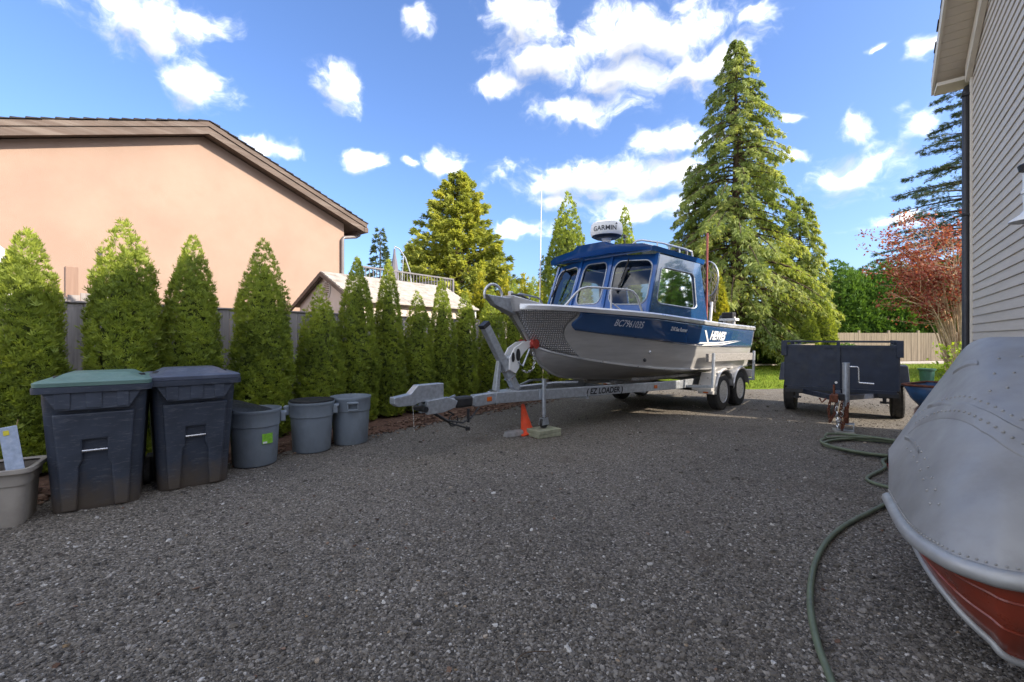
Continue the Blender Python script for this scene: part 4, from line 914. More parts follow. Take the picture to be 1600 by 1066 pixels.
# cabin: framed panels, each with its own pane
def panel(name, quad, inset, thick, mat, parent, rnd=.16, glass=True, n=5):
    """quad: bl, br, tr, tl. inset: left, right, bottom, top fractions of the opening"""
    bl, br, tr, tl = [Vector(q) for q in quad]; nor = (br - bl).cross(tl - bl).normalized()
    def P(a, b): return (bl * (1-a) + br * a) * (1-b) + (tl * (1-a) + tr * a) * b
    a0, a1, b0, b1 = inset[0], 1 - inset[1], inset[2], 1 - inset[3]
    ra = rnd * (a1 - a0); rb = rnd * (b1 - b0); inner = []; outer = []
    for (ca, cb, st) in ((a0 + ra, b0 + rb, 180), (a1 - ra, b0 + rb, 270), (a1 - ra, b1 - rb, 0), (a0 + ra, b1 - rb, 90)):
        for j in range(n):
            an = R(st + 90 * j / (n - 1)); inner.append((ca + ra * math.cos(an), cb + rb * math.sin(an)))
    for (ca, cb) in inner:
        da, db = ca - .5, cb - .5; k = .5 / max(abs(da) / 1, abs(db) / 1); outer.append((.5 + da * k, .5 + db * k))
    # pull the nearest outer points onto the true corners
    for cx, cy in ((0, 0), (1, 0), (1, 1), (0, 1)):
        i = min(range(len(outer)), key=lambda q: (outer[q][0]-cx)**2 + (outer[q][1]-cy)**2); outer[i] = (cx, cy)
    N = len(inner); m = MB()
    vs_ = [P(*q) for q in outer] + [P(*q) for q in inner]; vs2 = [p - nor * thick for p in vs_]
    fs = []
    for i in range(N):
        j = (i + 1) % N
        fs += [(i, j, N+j, N+i), (2*N+i, 3*N+i, 3*N+j, 2*N+j), (N+i, N+j, 3*N+j, 3*N+i), (i, 2*N+i, 2*N+j, j)]
    m.add(vs_ + vs2, fs); o = m.build(name, mat, parent, smooth=25)
    if glass:
        m = MB(); m.add([P(*q) - nor * thick * .5 for q in inner], [tuple(range(N))]); m.build('pane', MT['glass'], o)
        m = MB(); m.tube([P(*q) + nor * .002 for q in inner] + [P(*inner[0]) + nor * .002], .011, 6, caps=False); m.build('window_seal', MT['galv'] if parent is boat else MT['black'], o)
    return o
zb, ztp = 1.76, 2.76
A, Bq, Cq, D = (1.95, -1.05, zb), (1.76, -.34, zb + .03), (1.76, .34, zb + .03), (1.95, 1.05, zb)
A2, B2, C2, D2 = (2.36, -1.02, ztp), (2.16, -.31, ztp + .03), (2.16, .31, ztp + .03), (2.36, 1.02, ztp)
E, F = (4.25, -1.05, zb - .06), (4.25, 1.05, zb - .06); E2, F2 = (3.98, -1.02, ztp + .02), (3.98, 1.02, ztp + .02)
BL = MT['blue']
panel('windshield_frame', (Bq, A, A2, B2), (.09, .07, .16, .10), .04, BL, boat, .2)
panel('door_frame', (Cq, Bq, B2, C2), (.12, .12, .18, .10), .04, BL, boat, .2)
panel('windshield_frame', (D, Cq, C2, D2), (.07, .09, .16, .10), .04, BL, boat, .2)
panel('side_wall', (A, E, E2, A2), (.10, .20, .20, .20), .04, MT['navy'], boat, .12)
panel('side_wall', (F, D, D2, F2), (.20, .10, .20, .20), .04, MT['navy'], boat, .12)
panel('rear_wall', (E, F, F2, E2), (.30, .22, .30, .24), .04, BL, boat, .1)
for (a, b) in ((A, A2), (D, D2)):
    m = MB(); m.bar(a, b, .05, .05); m.build('corner_pillar', BL, boat)
for (a, b) in ((Bq, B2), (Cq, C2)):
    m = MB(); m.bar(Vector(a) + Vector((-.012, 0, 0)), Vector(b) + Vector((-.012, 0, 0)), .05, .045); m.build('door_pillar', BL, boat)
# roof with brow and raised centre
m = MB(); prof = []
def roofrow(t, z0, hw, hc):
    return [(t, -hw - .03, z0 - .03), (t, -hw - .05, z0 + .05), (t, -hw * .9, z0 + .10), (t, -.36, z0 + .115 + hc * .25), (t, -.26, z0 + .115 + hc), (t, .26, z0 + .115 + hc), (t, .36, z0 + .115 + hc * .25), (t, hw * .9, z0 + .10), (t, hw + .05, z0 + .05), (t, hw + .03, z0 - .03)]
rws = []
for q in ((1.0, 0), (1.0, .02), (.75, .08), (.3, .09), (0, .05)):
    pass
front = lambda y: 1.90 + .22 * (abs(y) / 1.05) ** 2
ts = [0, .04, .3, .6, 1.0]
for k, f in enumerate(ts):
    row = []
    for (x, y, z) in roofrow(0, ztp + .055 - (.012 if f == 0 else 0), 1.0, .085 * (1 if f < .62 else .2)):
        x0 = front(y); row.append((x0 + (4.12 - x0) * f, y, z + (.0 if f > 0 else -.0)))
    rws.append(row)
m.grid(rws); m.add(rws[0], [tuple(range(10))]); m.add(rws[-1], [tuple(range(10))])
low = [[(x, y, max(z - .2, ztp + .01)) if False else (x, y, ztp + .035) for (x, y, z) in (r_[0], r_[3], r_[6], r_[9])] for r_ in rws]
m.grid(low); m.build('roof', BL, boat, smooth=25)
for sg in (1, -1):
    m = MB(); z0 = ztp + .16
    m.tube([(2.2, -.62*sg, z0), (2.3, -.66*sg, z0 + .09), (2.42, -.70*sg, z0 + .115), (2.9, -.80*sg, z0 + .125), (3.7, -.85*sg, z0 + .125), (3.98, -.86*sg, z0 + .11), (4.02, -.86*sg, z0 - .02)], .018, 8)
    for t_ in (2.75, 3.2, 3.6): m.tube([(t_, -.80*sg, z0 - .03), (t_, -.80*sg, z0 + .12)], .014, 6)
    m.build('roof_rail', MT['alu_trim'], boat, smooth=60)
for (y, x0) in ((-.62, 2.18), (.72, 2.22)):
    m = MB(); m.tube([(x0 - .04, y, 2.70), (x0 - .06, y, 2.66), (x0 - .17, y * 1.06 + .10, 2.36)], .013, 6); m.tube([(x0 - .10, y * 1.05 + .02, 2.52), (x0 - .235, y * 1.06 + .15, 2.16)], .018, 6); m.build('wiper', MT['black'], boat)
# inside: console, seats, a grab bar
m = MB(); m.box((2.35, -.55, 1.52), (.45, .7, .7)); m.box((2.35, .55, 1.52), (.45, .7, .7)); m.build('console', MT['dark_int'], boat, bevel=.03)
for y in (-.55, .55):
    m = MB(); m.box((3.1, y, 1.42), (.45, .45, .1)); m.box((3.3, y, 1.72), (.1, .45, .55)); m.tube([(3.1, y, 1.02), (3.1, y, 1.4)], .05, 8); m.build('seat', MT['dark_int'], boat, bevel=.03)
# radar dome
rd = thing('radar_dome', 'white round radar dome with maker lettering on the cabin roof', 'radar', Vector(BO) + Matrix.Rotation(BR, 3, 'Z') @ Vector((2.42, 0, ztp + .256)), BR)
m = MB(); m.lathe([(.09, 0), (.10, .02), (.075, .05), (.075, .14), (.13, .17)], 20); m.build('pedestal', MT['white'], rd, smooth=40)
m = MB(); m.lathe([(.0, .155), (.17, .16), (.265, .195), (.285, .24), (.283, .33), (.268, .40), (.235, .43), (.12, .445), (0, .45)], 40); m.build('dome', MT['white'], rd, smooth=35)
m = MB(); m.lathe([(.2, .158), (.262, .19), (.24, .175), (.19, .15)], 30); m.build('shadow_groove', MT['black'], rd)
cu = bpy.data.curves.new('GARMIN', 'FONT'); cu.body = 'GARMIN'; cu.size = .115; cu.align_x = 'CENTER'; cu.offset = .002
ob = bpy.data.objects.new('t', cu); C.objects.link(ob); bpy.context.view_layer.update()
me = bpy.data.meshes.new_from_object(ob.evaluated_get(bpy.context.evaluated_depsgraph_get())); bpy.data.objects.remove(ob)
ang0 = math.atan2(-.70, -.72)                # faces the bow quarter seen from the drive
for v in me.vertices:
    a = ang0 - .30 + v.co.x / .287; v.co = Vector((.2872 * math.cos(a), .2872 * math.sin(a), .25 + v.co.y))
obj('dome_lettering', me, MT['blackprint'], rd)
m = MB(); a = ang0 - .30 + .215 / .287
m.add([(.288 * math.cos(a + d / .287), .288 * math.sin(a + d / .287), z) for d, z in ((-.022, .352), (.022, .352), (0, .385))], [(0, 1, 2)]); m.build('lettering_triangle', MT['blackprint'], rd)
# mast light, whip antenna, gear at the stern
m = MB(); m.tube([(2.95, -.05, ztp + .16), (2.95, -.05, ztp + .50)], .011, 6); m.lathe([(0, 0), (.035, 0), (.035, .05), (0, .06)], 10, Matrix.Translation((2.95, -.05, ztp + .5))); m.build('mast_light', MT['black'], boat)
m = MB(); m.tube([(1.86, 1.12, 1.72), (1.90, 1.13, 2.1), (1.98, 1.15, 4.5)], [.017, .014, .006], 6); m.build('whip_antenna', MT['white'], boat)
m = MB(); m.tube([(4.0, -.75, ztp + .02), (4.0, -.75, ztp + .28), (4.06, -.70, ztp + .35), (4.06, -.25, ztp + .35)], .026, 8); m.tube([(4.05, -.82, ztp + .1), (4.3, -.92, ztp - .35), (4.5, -.98, ztp - .75)], .026, 8); m.build('gear_arch', MT['black'], boat, smooth=60)
for y in (-.9, -.75, -.6):
    m = MB(); m.tube([(4.72, y, 1.62), (4.82, y, 2.12)], .028, 10); m.build('rod_holder', MT['white'], boat, smooth=60)
nett = thing('landing_net', 'landing net with grey mesh standing behind the boat cabin', 'net', Vector(BO) + Matrix.Rotation(BR, 3, 'Z') @ Vector((5.0, -.72, 1.62)), BR)
m = MB(); hoop = [(.02 + .12 * math.cos(a), -.02 + .26 * math.cos(a), 1.0 + .36 * math.sin(a)) for a in np.linspace(R(-90), R(270), 28)]
m.tube(hoop, .014, 6, caps=False); m.tube([(.02, -.02, .64), (.0, 0, 0)], .016, 6); m.build('frame', MT['galv'], nett, smooth=60)
m = MB()
for k in range(12):
    a = R(-90 + 360 * k / 12); a2 = a + .5; p0 = Vector((.02 + .12 * math.cos(a), -.02 + .26 * math.cos(a), 1.0 + .36 * math.sin(a)))
    for dz in (.33, -.33): m.tube([p0, p0.lerp(Vector((.10, -.05, .42)), .5) + Vector((.04, dz * .18, -.04)), Vector((.10 + dz * .05, -.05 + dz * .3 * math.cos(a * 3), .30))], .0055, 4, caps=False)
for q in range(1, 9):
    f = q / 9; m.tube([(.02 + .08 * f + .12 * (1 - f * .75) * math.cos(a), -.02 - .03 * f + .26 * (1 - f * .75) * math.cos(a), 1.0 - .62 * f + .36 * (1 - f * .8) * math.sin(a)) for a in np.linspace(0, 2 * math.pi, 19)], .0055, 4, caps=False)
m.build('netting', plain('net_cord', (.22, .20, .17), .9, var=.3), nett)
m = MB(); m.tube([(0, 0, 0), (-.11, -.07, 1.75)], [.026, .02], 8); q = tag(m.build('boat_hook', MT['redpole'], smooth=60), 'long dull red pole standing upright behind the boat cabin', 'pole'); q.location = Vector(BO) + Matrix.Rotation(BR, 3, 'Z') @ Vector((4.42, -.95, 1.66)); q.rotation_euler = (0, 0, BR)
ob_ = thing('outboard_motor', 'small dark outboard motor clamped at the boat stern', 'motor', Vector(BO) + Matrix.Rotation(BR, 3, 'Z') @ Vector((6.42, -.55, 1.0)), BR)
m = MB(); m.lathe([(.0, 0), (.14, 0), (.17, .06), (.17, .2), (.13, .3), (0, .33)], 14, Matrix.Translation((.1, 0, .62)) @ Matrix.Diagonal((1.3, .85, 1, 1))); m.build('cowling', MT['black'], ob_, smooth=45)
m = MB(); m.box((.1, 0, .2), (.12, .07, .9)); m.box((.15, 0, -.27), (.35, .1, .09)); m.box((.15, 0, -.13), (.28, .16, .02)); m.build('leg', MT['black'], ob_, bevel=.015)
m = MB(); m.box((-.03, 0, .5), (.12, .22, .3)); m.build('clamp', MT['galv'], ob_, bevel=.01)
m = MB(); m.tube([(-.05, 0, .64), (-.45, -.05, .74)], .018, 8); m.build('tiller', MT['black'], ob_)
m = MB()
for y in (-.95, -.75): m.tube([(5.9, y, 1.62), (5.9, y, 1.86)], .03, 8)
m.box((5.9, -.85, 1.80), (.22, .34, .05)); m.build('downrigger_mount', MT['white'], boat)
m = MB(); m.box((5.88, -.85, 1.89), (.2, .24, .13)); m.build('downrigger', MT['black'], boat, bevel=.02)

# ================================================================== boat trailer
tr = thing('boat_trailer', 'galvanised tandem axle boat trailer with winch post and jack', 'trailer', BO, BR)
GV = MT['galv']
m = MB(); m.bar((-1.12, 0, .585), (-.62, 0, .58), .085, .115); m.build('tongue_tube', GV, tr, bevel=.008)
m = MB(); m.bar((-.66, 0, .58), (.1, 0, .595), .11, .15); m.build('tongue', GV, tr, bevel=.01)
for sg in (1, -1):
    m = MB(); m.bar((-.32, -.06*sg, .592), (3.55, -.80*sg, .545), .075, .15); m.bar((3.53, -.80*sg, .545), (6.3, -.80*sg, .53), .075, .15); m.build('frame_rail', GV, tr, bevel=.008)
for t_ in (1.3, 2.6, 3.7, 5.4, 6.2):
    ww = min(.78, .1 + .19 * (t_ + .32)); m = MB(); m.bar((t_, -ww, .50), (t_, ww, .50), .06, .08, (0, 0, 1)); m.build('crossmember', GV, tr)
for sg in (1, -1):
    for y0, z0 in ((.34, .62), (.75, .70)):
        m = MB(); m.bar((2.2, -y0*sg*.9, z0 + .02), (6.3, -y0*sg, z0 - .05), .09, .05); m.build('bunk', MT['bunk'], tr, bevel=.008)
m = MB(); m.bar((-1.05, 0, .66), (-1.02, 0, .545), .02, .2); m.build('hinge_plate', GV, tr)
# coupler / brake actuator
m = MB(); m.prism([(-1.83, .66), (-1.83, .73), (-1.62, .755), (-1.52, .85), (-1.16, .85), (-1.16, .655), (-1.50, .645), (-1.58, .62), (-1.78, .625)], lambda x, z: (x, -.055, z), lambda x, z: (x, .055, z)); m.build('coupler', GV, tr, bevel=.008)
m = MB(); m.prism([(-1.42, .50), (-1.42, .66), (-1.12, .68), (-.98, .62), (-1.02, .54), (-1.2, .50)], lambda x, z: (x, -.10, z), lambda x, z: (x, -.04, z)); m.prism([(-1.42, .50), (-1.42, .66), (-1.12, .68), (-.98, .62), (-1.02, .54), (-1.2, .50)], lambda x, z: (x, .04, z), lambda x, z: (x, .10, z)); m.box((-1.2, 0, .585), (.4, .1, .07)); m.build('actuator_housing', GV, tr, bevel=.006)
m = MB(); m.bar((-.98, 0, .59), (-.70, 0, .585), .13, .14); m.build('rubber_boot', MT['black'], tr, bevel=.03)
m = MB(); m.lathe([(.0, 0), (.035, 0), (.035, .22), (.0, .22)], 12, Matrix.Translation((-1.45, -.11, .565)) @ Matrix.Rotation(R(-90), 4, 'X')); m.build('coupler_roller', MT['black'], tr, smooth=40)
m = MB(); m.tube([(-1.3, -.09, .50), (-1.15, -.12, .40), (-.9, -.1, .34), (-.72, -.05, .38), (-.6, -.06, .50)], .012, 6); m.tube([(-1.36, -.08, .52), (-1.1, -.1, .36), (-.85, -.13, .27)], .012, 6); m.tube([(-1.1, -.06, .5)] + [(-1.02 + .07*math.cos(a), -.06, .38 + .07*math.sin(a)) for a in np.linspace(1.5, 7, 12)], .009, 6); m.tube([(-.8, -.08, .5), (-.8, -.08, .33)], .018, 6); m.box((-.85, -.13, .26), (.05, .03, .04)); m.build('cable', MT['black'], tr, smooth=60)
m = MB(); m.tube([(-1.58, -.03, .63), (-1.57, -.05, .3)], .004, 4); m.build('breakaway_cable', MT['steel'], tr)
m = MB(); m.box((-.42, -.058, .585), (.085, .012, .06)); m.build('side_marker', MT['amber'], tr, bevel=.006)
m = MB(); m.box((2.86, -.716, .55), (.08, .012, .06), Matrix.Rotation(R(-11), 3, 'Z')); m.build('side_marker', MT['amber'], tr, bevel=.006)
# winch post, brace and winch head
m = MB(); m.bar((.14, 0, .66), (-.46, 0, 1.57), .10, .115, (1, 0, 0)); m.build('winch_post', GV, tr, bevel=.01)
m = MB(); m.bar((-.445, 0, 1.548), (-.475, 0, 1.593), .108, .123, (1, 0, 0)); m.build('post_cap', MT['black'], tr)
m = MB(); m.bar((-.26, 0, .66), (-.20, 0, 1.08), .09, .07, (1, 0, 0), w1=.055, h1=.05); m.build('post_brace', GV, tr, bevel=.006)
m = MB()
for t_, z_ in ((-.30, .60), (.02, .60), (.14, .60)): m.box((t_, 0, .595), (.022, .14, .19))
for q in (.20, .33): 
    cpos = Vector((.14, 0, .66)).lerp(Vector((-.46, 0, 1.57)), q); m.box(cpos, (.135, .118, .02), Matrix.Rotation(R(-33), 3, 'Y'))
m.build('u_bolts', MT['steel'], tr)
for sg in (1, -1):
    m = MB(); m.prism([(-.07, .96), (.06, .90), (.13, .98), (.14, 1.10), (.24, 1.20), (.40, 1.30), (.38, 1.36), (.20, 1.34), (.04, 1.26), (-.06, 1.12)], lambda x, z: (x, -.075*sg, z), lambda x, z: (x, -.055*sg, z)); m.build('winch_plate', MT['white'], tr, bevel=.004)
    m = MB()
    m.lathe([(0, 0), (.055, 0), (.055, .012), (0, .014)], 14, Matrix.Translation((.10, -.074*sg, 1.16)) @ Matrix.Rotation(R(90*sg), 4, 'X') @ Matrix.Diagonal((.7, 1.6, 1, 1))); m.lathe([(0, 0), (.04, 0), (.04, .012), (0, .014)], 14, Matrix.Translation((.0, -.074*sg, 1.13)) @ Matrix.Rotation(R(90*sg), 4, 'X') @ Matrix.Diagonal((.7, 1.7, 1, 1))); m.build('plate_opening', MT['black'], tr)
m = MB(); m.tube([(.04, -.05, 1.1), (.04, .05, 1.1)], .06, 12); m.tube([(.10, -.08, 1.06), (.16, -.11, 1.0), (.30, -.11, 1.24)], .014, 6); m.build('winch_drum', GV, tr, smooth=40)
for y in (-.105, .105):
    m = MB(); m.lathe([(.02, -.05), (.07, -.045), (.035, 0), (.07, .045), (.02, .05)], 16, Matrix.Translation((.40, y, 1.31)) @ Matrix.Rotation(R(90), 4, 'X')); m.build('bow_roller', MT['red_rubber'], tr, smooth=40)
def chain(name, pts, link, rw, mat, parent):
    P = [Vector(p) for p in pts]; m = MB(); seg = []
    L_ = sum((b - a).length for a, b in zip(P, P[1:])); n = int(L_ / link); d = 0; i = 0
    for k in range(n):
        s = (k + .5) * link; acc = 0
        for a, b in zip(P, P[1:]):
            l = (b - a).length
            if acc + l >= s: c = a.lerp(b, (s - acc) / l); ax = (b - a).normalized(); break
            acc += l
        sd = ax.orthogonal().normalized()
        if k % 2: sd = ax.cross(sd)
        m.tube([c + ax * link * .72 * math.cos(q) + sd * link * .38 * math.sin(q) for q in np.linspace(0, 2 * math.pi, 9)], rw, 5, caps=False)
    return m.build(name, mat, parent, smooth=60)
chain('safety_chain', [(.46, -.03, 1.22), (.46, -.06, 1.05), (.40, -.08, .94), (.28, -.08, .90), (.16, -.07, .95)], .035, .0055, MT['steel'], tr)
m = MB(); m.tube([(.16, 0, .70), (.7, -.25, .74), (1.15, -.32, .72)], .018, 6); m.tube([(.16, 0, .70), (.7, .25, .74), (1.15, .32, .72)], .018, 6); m.build('stay_rod', GV, tr)
# tongue jack
jk = MB(); jk.tube([(.43, -.27, .30), (.43, -.27, .80)], .03, 12); jk.tube([(.43, -.27, .20), (.43, -.27, .32)], .022, 12); jk.tube([(.43, -.27, .80), (.43, -.27, .81)], .034, 12); jk.box((.43, -.225, .60), (.11, .05, .13)); jk.tube([(.46, -.27, .79), (.50, -.27, .70)], .01, 6); jk.build('jack', GV, tr, smooth=40)
m = MB(); m.hexa([(.36, -.31, .16), (.50, -.31, .16), (.50, -.30, .16), (.36, -.30, .16)], [(.38, -.31, .25), (.48, -.31, .25), (.48, -.30, .25), (.38, -.30, .25)]); m.hexa([(.36, -.24, .16), (.50, -.24, .16), (.50, -.23, .16), (.36, -.23, .16)], [(.38, -.24, .25), (.48, -.24, .25), (.48, -.23, .25), (.38, -.23, .25)]); m.box((.43, -.27, .25), (.1, .08, .012)); m.build('caster_fork', GV, tr)
m = MB(); m.lathe([(.02, -.025), (.07, -.025), (.08, -.015), (.08, .015), (.07, .025), (.02, .025)], 18, Matrix.Translation((.43, -.27, .188)) @ Matrix.Rotation(R(90), 4, 'X')); m.build('caster_wheel', MT['rubber'], tr, smooth=30)
# rail lettering
cu = bpy.data.curves.new('EZ', 'FONT'); cu.body = '( EZ LOADER )'; cu.size = .125; cu.shear = .2; cu.offset = .004
ob = bpy.data.objects.new('t', cu); C.objects.link(ob); bpy.context.view_layer.update()
me = bpy.data.meshes.new_from_object(ob.evaluated_get(bpy.context.evaluated_depsgraph_get())); bpy.data.objects.remove(ob)
p0 = Vector((-.32, -.06, .592)); p1 = Vector((3.55, -.80, .545)); dr = (p1 - p0).normalized(); nn = Vector((dr.y, -dr.x, 0)).normalized()
for v in me.vertices:
    x, y = v.co.x * 1.0, v.co.y; f = (1.5 + x) / dr.x * 1.0; v.co = p0 + dr * (1.62 + x) + nn * .0405 + Vector((0, 0, y - .045))
obj('rail_lettering', me, MT['blackprint'], tr)
# wheels and fenders
def wheel_parts(parent, c, rad, wid, out, rim='rim', spokes=5):
    mt_ = Matrix.Translation(c) @ Matrix.Rotation(R(90 * out), 4, 'X')       # +z of the lathe points outward
    w_ = thing_part('wheel', parent)
    h = wid / 2; m = MB(); m.lathe([(rad * .62, -h), (rad * .80, -h * 1.02), (rad * .95, -h * .92), (rad, -h * .7), (rad * .985, -h * .35), (rad, -h * .3), (rad, h * .3), (rad * .985, h * .35), (rad, h * .7), (rad * .95, h * .92), (rad * .80, h * 1.02), (rad * .62, h), (rad * .58, h * .5), (rad * .58, -h * .5), (rad * .62, -h)], 36, mt_)
    for k in range(40):
        a = 2 * math.pi * k / 40
        for zz in (-.82, .82): m.box(mt_ @ Vector((rad * .985 * math.cos(a), rad * .985 * math.sin(a), h * zz * .8)), (.012, wid * .2, .02) if False else (.014, .02, .014))
    tyre = m.build('tyre', MT['rubber'], parent, smooth=35)
    m = MB(); m.lathe([(rad * .64, h * .92), (rad * .60, h * .95), (rad * .575, h * .6), (rad * .56, h * .0), (rad * .2, -h * .02), (0, -h * .02)], 30, mt_); m.lathe([(0, h * .55), (rad * .16, h * .52), (rad * .2, h * .3), (rad * .2, -h * .02)], 18, mt_)
    rm_ = m.build('rim', MT['rimdark'], tyre, smooth=35); m = MB(); m.lathe([(rad * .645, h * .93), (rad * .60, h * .97), (rad * .555, h * .66), (rad * .54, h * .3)], 30, mt_); m.build('rim_lip', MT[rim], tyre, smooth=35)
    m = MB()
    for k in range(spokes):
        a = 2 * math.pi * (k + .3) / spokes; ca, sa = math.cos(a), math.sin(a)
        p_ = [Vector((ca * r_ * rad - sa * w2, sa * r_ * rad + ca * w2, zz)) for r_, w2, zz in ((.17, -.022, h * .42), (.58, -.030, h * .62), (.58, .030, h * .62), (.17, .022, h * .42))]
        m.hexa([mt_ @ (q - Vector((0, 0, .03))) for q in p_], [mt_ @ q for q in p_])
    m.build('spokes', MT[rim], tyre, bevel=.004)
    return tyre
def thing_part(n, p): return None
for t_ in (4.66, 5.56):
    for sg in (1, -1):
        wheel_parts(tr, (t_, -1.09 * sg, .355), .355, .21, sg)
    m = MB(); m.tube([(t_, -.98, .36), (t_, .98, .36)], .035, 8); m.build('axle', MT['black'], tr)
for sg in (1, -1):
    m = MB()
    for tc_ in (4.66, 5.56):
        rows_ = []
        for a in np.linspace(R(8), R(172), 15):
            rr = .435; x = tc_ - rr * math.cos(a) * 1.02; z = .37 + rr * math.sin(a)
            rows_.append([(x, -1.215*sg, z - .05), (x, -1.225*sg, z - .012), (x, -1.20*sg, z + .006), (x, -.96*sg, z + .006), (x, -.95*sg, z - .02)])
        m.grid(rows_)
    m.add([(4.24, -1.22*sg, .40), (4.24, -.95*sg, .40), (4.05, -.95*sg, .42), (4.05, -1.22*sg, .42), (4.24, -1.22*sg, .335), (4.24, -.95*sg, .335), (4.05, -.95*sg, .355), (4.05, -1.22*sg, .355)], [(0, 1, 2, 3), (7, 6, 5, 4), (0, 3, 7, 4), (2, 1, 5, 6), (3, 2, 6, 7)])
    m.box((4.12, -1.03*sg, .44), (.24, .36, .05)); m.hexa([(4.0, -1.2*sg, .40), (4.26, -1.2*sg, .40), (4.26, -.95*sg, .40), (4.0, -.95*sg, .40)], [(4.2, -1.2*sg, .74), (4.4, -1.2*sg, .74), (4.4, -.95*sg, .74), (4.2, -.95*sg, .74)])
    m.box((5.11, -1.08*sg, .53), (.12, .26, .14)); m.build('fender', plain('pale_fender', (.62, .61, .60), .38, .5, var=.12, vs=5), tr, smooth=30, solid=.006)
    m = MB(); m.box((4.03, -1.10*sg, .385), (.02, .09, .03)); m.build('fender_marker', MT['amber'], tr)
    m = MB(); m.box((6.33, -1.0*sg, .62), (.14, .36, .16)); m.build('tail_light_box', plain('pale_box', (.6, .58, .56), .5, var=.1), tr, bevel=.01)
    m = MB(); m.bar((3.75, -1.24*sg, 1.04), (6.2, -1.245*sg, 1.0), .055, .15); m.build('guide_board', MT['bunk'], tr, bevel=.008)
    for t_, x2 in ((4.0, 3.82), (6.02, 6.0)):
        m = MB(); m.bar((x2, -.84*sg, .5), (x2 + .02, -1.30*sg, .52), .06, .05); m.bar((x2 + .02, -1.30*sg, .50), (x2 + .12, -1.285*sg, 1.12), .06, .04, (0, 1, 0)); m.build('guide_post', GV, tr, bevel=.005)

# things on the ground round the tongue
def bw(t, w, z=0): return Vector(BO) + Matrix.Rotation(BR, 3, 'Z') @ Vector((t, -w, z))
for k in range(2):
    m = MB(); m.box((0, 0, 0), (.40, .30, .052)); o = m.build('paver', MT['paver'], None, bevel=.008)
    tag(o, ('upper' if k else 'lower') + ' mossy concrete paver of two stacked under the jack wheel', 'paver', 'pavers under the jack'); o.location = bw(.43, .27, .028 + .053 * k); o.rotation_euler = (0, 0, BR + R(-12 + 4 * k))
cn = thing('traffic_cone', 'leaning orange traffic cone under the boat trailer tongue', 'traffic cone', (.22, 6.5, .035), R(20)); cn.rotation_euler = (R(6), R(-12), R(20)); cn.scale = (.70, .70, .70)
m = MB(); m.lathe([(.135, .03), (.125, .06), (.035, .60), (.028, .605), (.02, .6), (.11, .06)], 24); m.build('cone', MT['orange'], cn, smooth=40)
m = MB(); m.prism([(-.18, -.14), (-.14, -.18), (.14, -.18), (.18, -.14), (.18, .14), (.14, .18), (-.14, .18), (-.18, .14)], lambda x, y: (x, y, 0), lambda x, y: (x, y, .032)); m.build('base', MT['orange'], cn, bevel=.006)
m = MB(); m.prism([(-.18, -.07), (-.06, -.10), (.14, -.07), (.19, .03), (.05, .08), (.02, .04), (-.06, .08), (-.17, .04)], lambda x, y: (x, y, 0), lambda x, y: (x * .85, y * .8, .07 + .02 * x)); o = tag(m.build('broken_rock', MT['rock'], None, bevel=.012), 'broken grey concrete lump beside the traffic cone', 'rock'); o.location = (.03, 6.40, .005); o.rotation_euler = (0, 0, R(35))

# ================================================================== utility trailer (local x along the drive, y to the left)
FL = Vector((4.9, 8.04, 0)); FRt = Vector((6.12, 7.08, 0)); FC = (FL + FRt) / 2
ut = thing('utility_trailer', 'dark navy utility trailer with crank jack and rusty chains', 'trailer', FC, GROT)
HW = .775; Z0, Z1 = .55, 1.23; UTm = MT['utrail']
m = MB(); m.box((0, 0, (Z0 + Z1) / 2), (.035, HW * 2, Z1 - Z0)); m.build('front_panel', UTm, ut, bevel=.004)
for sg in (1, -1):
    m = MB(); m.box((1.2, HW * sg, (Z0 + Z1) / 2), (2.36, .03, Z1 - Z0 - .01)); m.build('side_panel', UTm, ut, bevel=.004)
    m = MB(); m.box((1.2, HW * sg + .0, Z1 + .02), (2.44, .055, .045)); m.box((1.2, HW * sg, Z1 + .105), (2.44, .045, .035)); m.build('side_rail', UTm, ut)
    m = MB(); m.box((-.02, (HW + .01) * sg, Z1 - .01), (.07, .085, .27)); m.build('stake_pocket', UTm, ut, bevel=.005)
    m = MB(); m.box((1.2, (HW + .01) * sg, Z1), (.05, .06, .24)); m.box((2.38, (HW + .01) * sg, Z1), (.05, .06, .24)); m.build('side_stake', UTm, ut)
m = MB(); m.box((-.005, 0, Z1 + .022), (.06, HW * 2 - .02, .05)); m.build('top_rail', UTm, ut); m = MB(); m.box((-.005, 0, Z1 + .107), (.045, HW * 2 - .02, .032)); m.build('upper_rail', UTm, ut)
m = MB(); m.box((-.035, 0, Z0 + .36), (.04, .045, .86)); m.build('centre_stake', UTm, ut)
m = MB(); m.box((1.2, 0, Z0 - .03), (2.4, HW * 2 - .05, .05)); m.box((2.39, 0, (Z0 + Z1) / 2 - .05), (.03, HW * 2 - .1, .55)); m.build('bed', UTm, ut)
m = MB(); m.box((.04, 0, Z0 - .075), (.07, HW * 2, .07)); m.box((1.2, .55, Z0 - .09), (2.3, .05, .08)); m.box((1.2, -.55, Z0 - .09), (2.3, .05, .08)); m.box((1.15, 0, .34), (.06, 1.6, .06)); m.build('chassis', MT['black'], ut)
for y in (.6, -.6):
    m = MB(); m.box((.1, y, Z0 - .15), (.05, .05, .14)); m.box((.1, y, Z0 - .2), (.05, .12, .03)); m.build('spring_hanger', MT['black'], ut)
